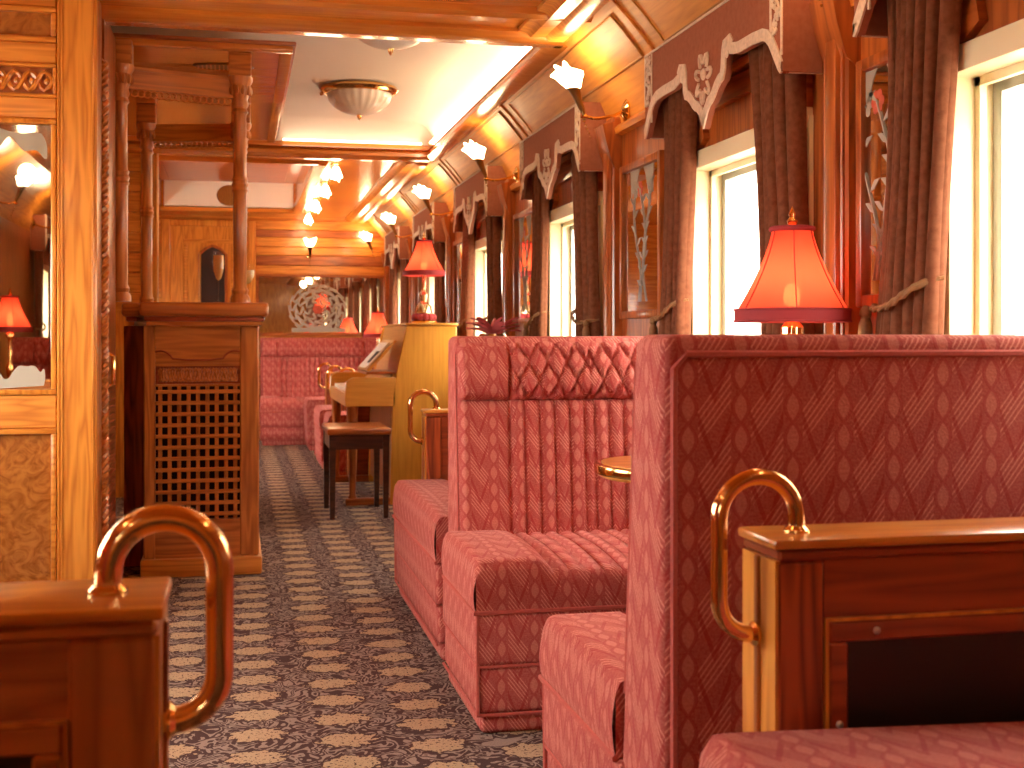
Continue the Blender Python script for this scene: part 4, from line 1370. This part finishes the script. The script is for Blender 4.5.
# canopy: framed ceiling slab over the bar
CX0, CX1, CY0, CY1 = XL + .01, .215, 4.96, 7.30
MB().box(CX0, CX1 - .02, CY0 + .02, CY1, 2.084, 2.100).build('canopy_slab', M['ceil_h'], bar)
m = MB()
m.box(CX1 - .05, CX1, CY0 + .05, CY1, 2.070, 2.096, .008, 2); m.box(CX0, CX1, CY0, CY0 + .05, 2.070, 2.096, .008, 2)
m.build('canopy_frame', M['ceil_h'], bar)
m = MB().box(CX1 - .025, CX1 + .012, CY0 + .025, CY1, 2.092, 2.108, .006, 2).box(CX0, CX1 + .012, CY0 - .012, CY0 + .025, 2.092, 2.108, .006, 2)
m.build('canopy_cornice', M['mahog_h'], bar)
MB().box(CX0, -.45, CY0 + .9, CY1 - .1, 2.100, ZC).build('canopy_hanger', M['ceil_h'], bar)
for (x, y) in ((-.055, 5.35), (-.13, 5.85)):
    v_ = vent('x', (x, y, 2.084), .12, .05)
    v_.parent = bar
    del v_['label']; del v_['category']

# bulkhead behind the bar, and back wall boards
bh = MB().box(XL, -.47, 7.78, 7.86, 0, ZS).build('wall_bulkhead', M['satin_v'], kind='structure')
bw_ = MB().box(XL, -1.02, 4.935, 7.78, 0, ZS).build('wall_barback', M['mahog_v'], kind='structure')
for i in range(8):
    z = 1.10 + i * .12
    MB().box(-1.022, -1.006, 4.95, 7.77, z + .003, z + .117, .004, 1).build('plank', M['satin_h'], bw_)
for i in range(8):
    z = 1.10 + i * .12
    MB().box(-1.0, -.56, 7.764, 7.782, z + .003, z + .117, .004, 1).build('plank', M['satin_h'], bh)
MB().box(-.56, -.465, 7.755, 7.87, 0, ZS, .006, 1).build('bulkhead_post', M['satin_v'], bh)

# glasses on the counter
def glass(label, loc, kind):
    root = thing('champagne_flute' if kind == 0 else 'coupe_glass', label, 'glass', loc)
    if kind == 0:
        pr = [(.030, 0), (.030, .002), (.006, .008), (.0035, .02), (.0035, .085), (.012, .10), (.021, .13), (.024, .165), (.021, .212)]
        MB().lathe(pr, 20).build('bowl', M['clear'], root, angle=70)
        MB().lathe([(1e-5, .092), (.011, .102), (.0195, .132), (.0222, .165), (.0208, .196), (1e-5, .196)], 20).build('champagne', M['champagne'], root)
    else:
        pr = [(.030, 0), (.030, .002), (.006, .008), (.0035, .02), (.0035, .085), (.018, .095), (.032, .12), (.034, .15), (.028, .178)]
        MB().lathe(pr, 20).build('bowl', M['clear'], root, angle=70)
        MB().lathe([(1e-5, .09), (.017, .098), (.0305, .122), (.0325, .15), (1e-5, .15)], 20).build('champagne', M['champagne'], root)
    return root
tray = thing('serving_mat', 'round white linen mat under the champagne flute', 'mat', (-.075, 5.26, 1.09))
MB().lathe([(1e-5, .0), (.058, 0), (.060, .0015), (1e-5, .003)], 24).build('linen_disc', M['paper'], tray)
MB().tube([(.058 * math.cos(2 * PI * i / 30), .058 * math.sin(2 * PI * i / 30), .002) for i in range(30)], .002, 5, closed=True).build('hem', M['paper'], tray)
glass('tall flute of champagne on the bar counter before the column', (-.075, 5.27, 1.093), 0)
glass('round wine glass half hidden behind the bar column', (.040, 5.50, 1.091), 1)

# ------------------------------------------------------------------ upright piano and bench
pn = thing('upright_piano', 'honey coloured upright piano with open keyboard standing sideways by the windows', 'piano', (0, 7.10, 0))
PW = 1.22
side = [(1.235, 0.0), (1.235, 1.02), (.945, 1.02), (.885, .74), (.885, .72), (.865, .60), (.85, .0)]
for y in (0, PW - .04):
    MB().prism(side, 'y', y, y + .04, .004, 1).build('end_panel', M['piano'], pn)
MB().box(.935, 1.245, -.008, PW + .008, 1.02, 1.036, .005, 2).build('lid', M['piano_h'], pn)
MB().prism([(.955, 1.02), (.975, 1.02), (.915, .74), (.895, .74)], 'y', .04, PW - .04).build('upper_front', M['piano_h'], pn)
MB().box(.86, .885, .04, PW - .04, .05, .58).build('lower_front', M['mahog_v'], pn)
MB().box(1.2, 1.235, .04, PW - .04, .02, 1.02).build('back', M['mahog_v'], pn)
for y in (0, PW - .04):
    MB().prism([(.885, .56), (.60, .56), (.595, .60), (.60, .70), (.64, .725), (.885, .725)], 'y', y, y + .04, .004, 1).build('cheek', M['piano_h'], pn)
    MB().lathe([(.028, 0), (.028, .03), (.018, .06), (.026, .30), (.030, .50), (.034, .56)], 14, (.64, y + .035, 0)).build('leg', M['mahog_v'], pn)
    MB().box(.60, .87, y + .005, y + .06, 0, .04, .006, 1).build('toe_block', M['mahog_h'], pn)
MB().box(.60, .885, .04, PW - .04, .56, .635).build('keybed', M['piano_h'], pn)
k_ = MB(); e_ = MB()
for i in range(46):
    y = .05 + (PW - .1) * i / 46
    k_.box(.625, .79, y + .001, y + (PW - .1) / 46 - .001, .635, .655)
    if i % 7 not in (2, 6): e_.box(.70, .79, y + .017, y + .031, .655, .664)
k_.build('white_keys', M['ivory'], pn, kind='stuff'); e_.build('black_keys', M['ebony'], pn, kind='stuff')
fb = MB().prism([(.79, .66), (.80, .655), (.885, .73), (.88, .745)], 'y', .05, PW - .05).build('fallboard', M['piano_h'], pn)
md = MB().prism([(.72, .765), (.735, .757), (.895, .93), (.88, .94)], 'y', .03, .62, .003, 1).build('music_desk', M['piano_h'], pn)
MB().box(.72, .90, .05, .60, .742, .757).build('desk_ledge', M['mahog_h'], pn)
bk = thing('music_book', 'open music book leaning on the piano desk', 'book', (0, 7.10, 0))
MB().prism([(.719, .780), (.727, .777), (.860, .920), (.852, .923)], 'y', .08, .29).build('page', M['paper'], bk)
MB().prism([(.719, .780), (.727, .777), (.860, .920), (.852, .923)], 'y', .295, .50).build('page', M['paper'], bk)
MB().prism([(.742, .808), (.748, .808), (.807, .871), (.801, .874)], 'y', .12, .24).build('printed_picture', M['gap'], bk)

bn = thing('piano_bench', 'small dark wooden piano bench with upholstered top', 'bench', (.46, 6.57, 0))
BW, BD = .335, .50
MB().box(0, BW, 0, BD, .44, .475, .012, 3).build('seat_pad', M['mahog_h'], bn)
m = MB(); t = .02
m.box(.02, BW - .02, .015, .015 + t, .365, .44); m.box(.02, BW - .02, BD - .015 - t, BD - .015, .365, .44)
m.box(.015, .015 + t, .02, BD - .02, .365, .44); m.box(BW - .015 - t, BW - .015, .02, BD - .02, .365, .44)
m.build('apron', M['dark'], bn)
for x in (.01, BW - .045):
    for y in (.01, BD - .045):
        l = MB()
        vs = [(x + .004, y + .004, 0), (x + .029, y + .004, 0), (x + .029, y + .029, 0), (x + .004, y + .029, 0), (x, y, .44), (x + .035, y, .44), (x + .035, y + .035, .44), (x, y + .035, .44)]
        l.add(vs, [(3, 2, 1, 0), (4, 5, 6, 7), (0, 1, 5, 4), (1, 2, 6, 5), (2, 3, 7, 6), (3, 0, 4, 7)])
        l.build('leg', M['dark'], bn)

# ------------------------------------------------------------------ pink bromeliad on the screen
pl = thing('bromeliad', 'pink bromeliad in a silver pot rising behind the middle banquette', 'plant', (.955, 4.69, .681))
MB().lathe([(.035, 0), (.04, .01), (.03, .03), (.05, .16), (.055, .275), (.048, .285), (.044, .275), (1e-5, .265)], 18).build('pot', M['pot'], pl)
rnd = random.Random(4)
for i in range(26):
    a = 2 * PI * i / 26 * 5.2; tier = i / 26
    ln = .12 - .035 * tier + rnd.uniform(-.01, .015); el = .5 + .9 * tier
    lf = MB()
    d = Vector((math.cos(a), math.sin(a), 0)); s = Vector((-math.sin(a), math.cos(a), 0))
    rows = []
    for j in range(6):
        t = j / 5
        c = d * (ln * t * math.cos(el * (1 - .5 * t))) + Vector((0, 0, .275 + ln * 1.25 * t * math.sin(el) - .045 * t * t))
        w = .014 * (1 - t) ** .6 * (1 if t > 0 else .7) + .001
        rows += [c - s * w, c + Vector((0, 0, -.004)), c + s * w]
    vs = rows + [p - Vector((0, 0, .002)) for p in rows]
    fs = []
    for j in range(5):
        a0 = j * 3
        for q in (0, 1):
            fs += [(a0 + q, a0 + q + 1, a0 + q + 4, a0 + q + 3), (18 + a0 + q, 18 + a0 + q + 3, 18 + a0 + q + 4, 18 + a0 + q + 1)]
    lf.add(vs, fs)
    lf.build('leaf', M['pinkleaf'], pl, fixn=False)

# ------------------------------------------------------------------ far wall: boards, mirror, door
for (z0, z1, mt) in ((1.545, 1.625, 'satin_h'), (1.63, 1.72, 'mahog_h'), (1.725, 1.80, 'satin_h'), (1.805, 1.89, 'satin_h'), (1.895, 1.96, 'mahog_h'), (1.965, 2.05, 'satin_h')):
    MB().box(.17, 1.405, Y1 - .018, Y1 + .002, z0, z1, .004, 1).build('board', M[mt], wend)
em = thing('wall_mirror', 'wide mirror with etched floral basket on the far wall', 'mirror', (0, Y1, 0))
MB().box(.20, 1.36, -.008, 0, 1.0, 1.535).build('mirror_glass', M['mirror'], em)
m = MB()
m.box(.17, .20, -.024, 0, .96, 1.54, .005, 1); m.box(1.36, 1.39, -.024, 0, .96, 1.54, .005, 1); m.box(.20, 1.36, -.024, 0, .965, 1.0, .005, 1); m.box(.20, 1.36, -.024, 0, 1.52, 1.545, .005, 1)
m.build('frame', M['mahog_h'], em)
ec = Vector((.74, 0, 1.22))
for ring, (n, r0, r1) in enumerate(((8, .06, .13), (12, .13, .20), (15, .19, .26))):
    for k in range(n):
        a = 2 * PI * k / n + ring * .3
        m = MB()
        pts = []
        for i in range(8):
            t = i / 7
            rr_ = r0 + (r1 - r0) * t
            aa = a + .55 * math.sin(t * 3.4)
            z = ec.z + rr_ * math.sin(aa) * .9
            pts.append((ec.x + rr_ * math.cos(aa) * 1.05, -.0085, max(1.01, min(1.50, z))))
        m.tube(pts, [.013 - .006 * i / 7 for i in range(8)], 5)
        m.v = [(x, -.0085 + (y + .0085) * .12, z) for (x, y, z) in m.v]
        m.build('etched_scroll', M['etch'], em)
m = MB()
for k in range(6):
    a = 2 * PI * k / 6; m.ball((ec.x + .025 * math.cos(a), -.009, ec.z + .025 * math.sin(a)), .022, 8, 5, (1, .1, 1))
m.build('etched_rose', M['etch_red'], em)
m = MB().box(.50, 1.0, -.0095, -.008, 1.005, 1.045); m.build('etched_base', M['etch'], em)

dr = thing('door_1', None, None, (0, Y1, 0)); dr['kind'] = 'structure'
MB().box(-.60, .10, -.03, 0, 0, 1.98).build('leaf', M['satin_v'], dr)
m = MB()
m.box(-.68, -.60, -.05, 0, 0, 2.04, .006, 1); m.box(.10, .17, -.05, 0, 0, 2.04, .006, 1); m.box(-.60, .10, -.05, 0, 1.98, 2.04, .006, 1)
m.build('door_frame', M['satin_v'], dr)
for (x0, x1, z0, z1) in ((-.48, -.02, .95, 1.86), (-.48, -.02, .12, .85)):
    m = MB()
    m.box(x0, x1, -.042, -.03, z0, z0 + .035, .006, 1); m.box(x0, x1, -.042, -.03, z1 - .035, z1, .006, 1)
    m.box(x0, x0 + .035, -.042, -.03, z0 + .035, z1 - .035, .006, 1); m.box(x1 - .035, x1, -.042, -.03, z0 + .035, z1 - .035, .006, 1)
    m.build('panel_moulding', M['satin_h'], dr)
arch = [(-.34, 1.0), (-.10, 1.0), (-.10, 1.72), (-.15, 1.77), (-.22, 1.80), (-.29, 1.77), (-.34, 1.72)]
MB().prism(arch, 'y', -.046, -.03).build('door_window', M['gap'], dr)
rim = MB().tube([(p[0], -.044, p[1]) for p in arch], .014, 6, closed=True); rim.build('window_rim', M['mahog_v'], dr)
m = MB().tube([(-.335, -.05, 1.02 + .72 * i / 60) for i in range(61)], [.008 + .003 * (i % 2) for i in range(61)], 6); m.build('beaded_edge', M['gilt'], dr)
MB().tube([(.06, -.03, 1.0), (.06, -.065, 1.0), (-.03, -.065, 1.0)], .008, 8).build('handle', M['brass'], dr)

# ------------------------------------------------------------------ outside
gr = MB().box(-40, 40, -30, 45, -1.3, -1.2).build('trackside_ground', M['ground'])
tag(gr, 'pale gravel ground outside the carriage windows', 'ground', kind='structure')
M['render'] = plain('pale_station_boards', (0.80, 0.78, 0.72), 0.9, noise=0.06, scale=2)
st = thing('station_building', 'pale boarded trackside building filling the view through the windows', 'building', (8.2, 0, -1.2))
MB().box(0, 1.0, -14, 42, 0, 7.0).build('wall', M['render'], st)
for i in range(34):
    z = .1 + i * .20
    MB().prism([(-.035, z), (0, z), (0, z + .19), (-.012, z + .19)], 'y', -14, 42).build('board', M['render'], st)
MB().box(-.5, 1.3, -14.2, 42.2, 7.0, 7.2).build('eaves', M['render'], st)
def bush(label, loc, r, seed, h):
    rnd = random.Random(seed)
    root = thing('bush', label, 'bush', loc, 0, 'bushes outside the windows')
    m = MB()
    for i in range(900):
        z = rnd.random(); a = rnd.uniform(0, 2 * PI)
        rr_ = r * math.sin(PI * (.12 + .85 * z)) * rnd.uniform(.75, 1.05)
        c = Vector((rr_ * math.cos(a), rr_ * math.sin(a), .2 + z * h))
        n = Vector((rnd.uniform(-1, 1), rnd.uniform(-1, 1), rnd.uniform(-1, 1))).normalized()
        t = n.orthogonal().normalized(); b = n.cross(t); s = rnd.uniform(.07, .14)
        m.add([c - t * s, c - b * s * .5, c + t * s, c + b * s * .5], [(0, 1, 2, 3)])
    m.build('foliage', M['leaf'], root, smooth=False, fixn=False)
    MB().tube([(0, 0, 0), (.03, 0, h * .4), (0, .03, h * .8)], [.06, .05, .02], 8).build('trunk', M['mahog_v'], root)
for i, (x, y, r, h) in enumerate(((5.6, 5.4, .85, 2.35), (6.6, 7.6, 1.0, 2.2), (5.9, 3.2, .85, 2.3))):
    bush('pale green bush outside the window with no lamp before it', (x, y, -1.2), r, i, h)
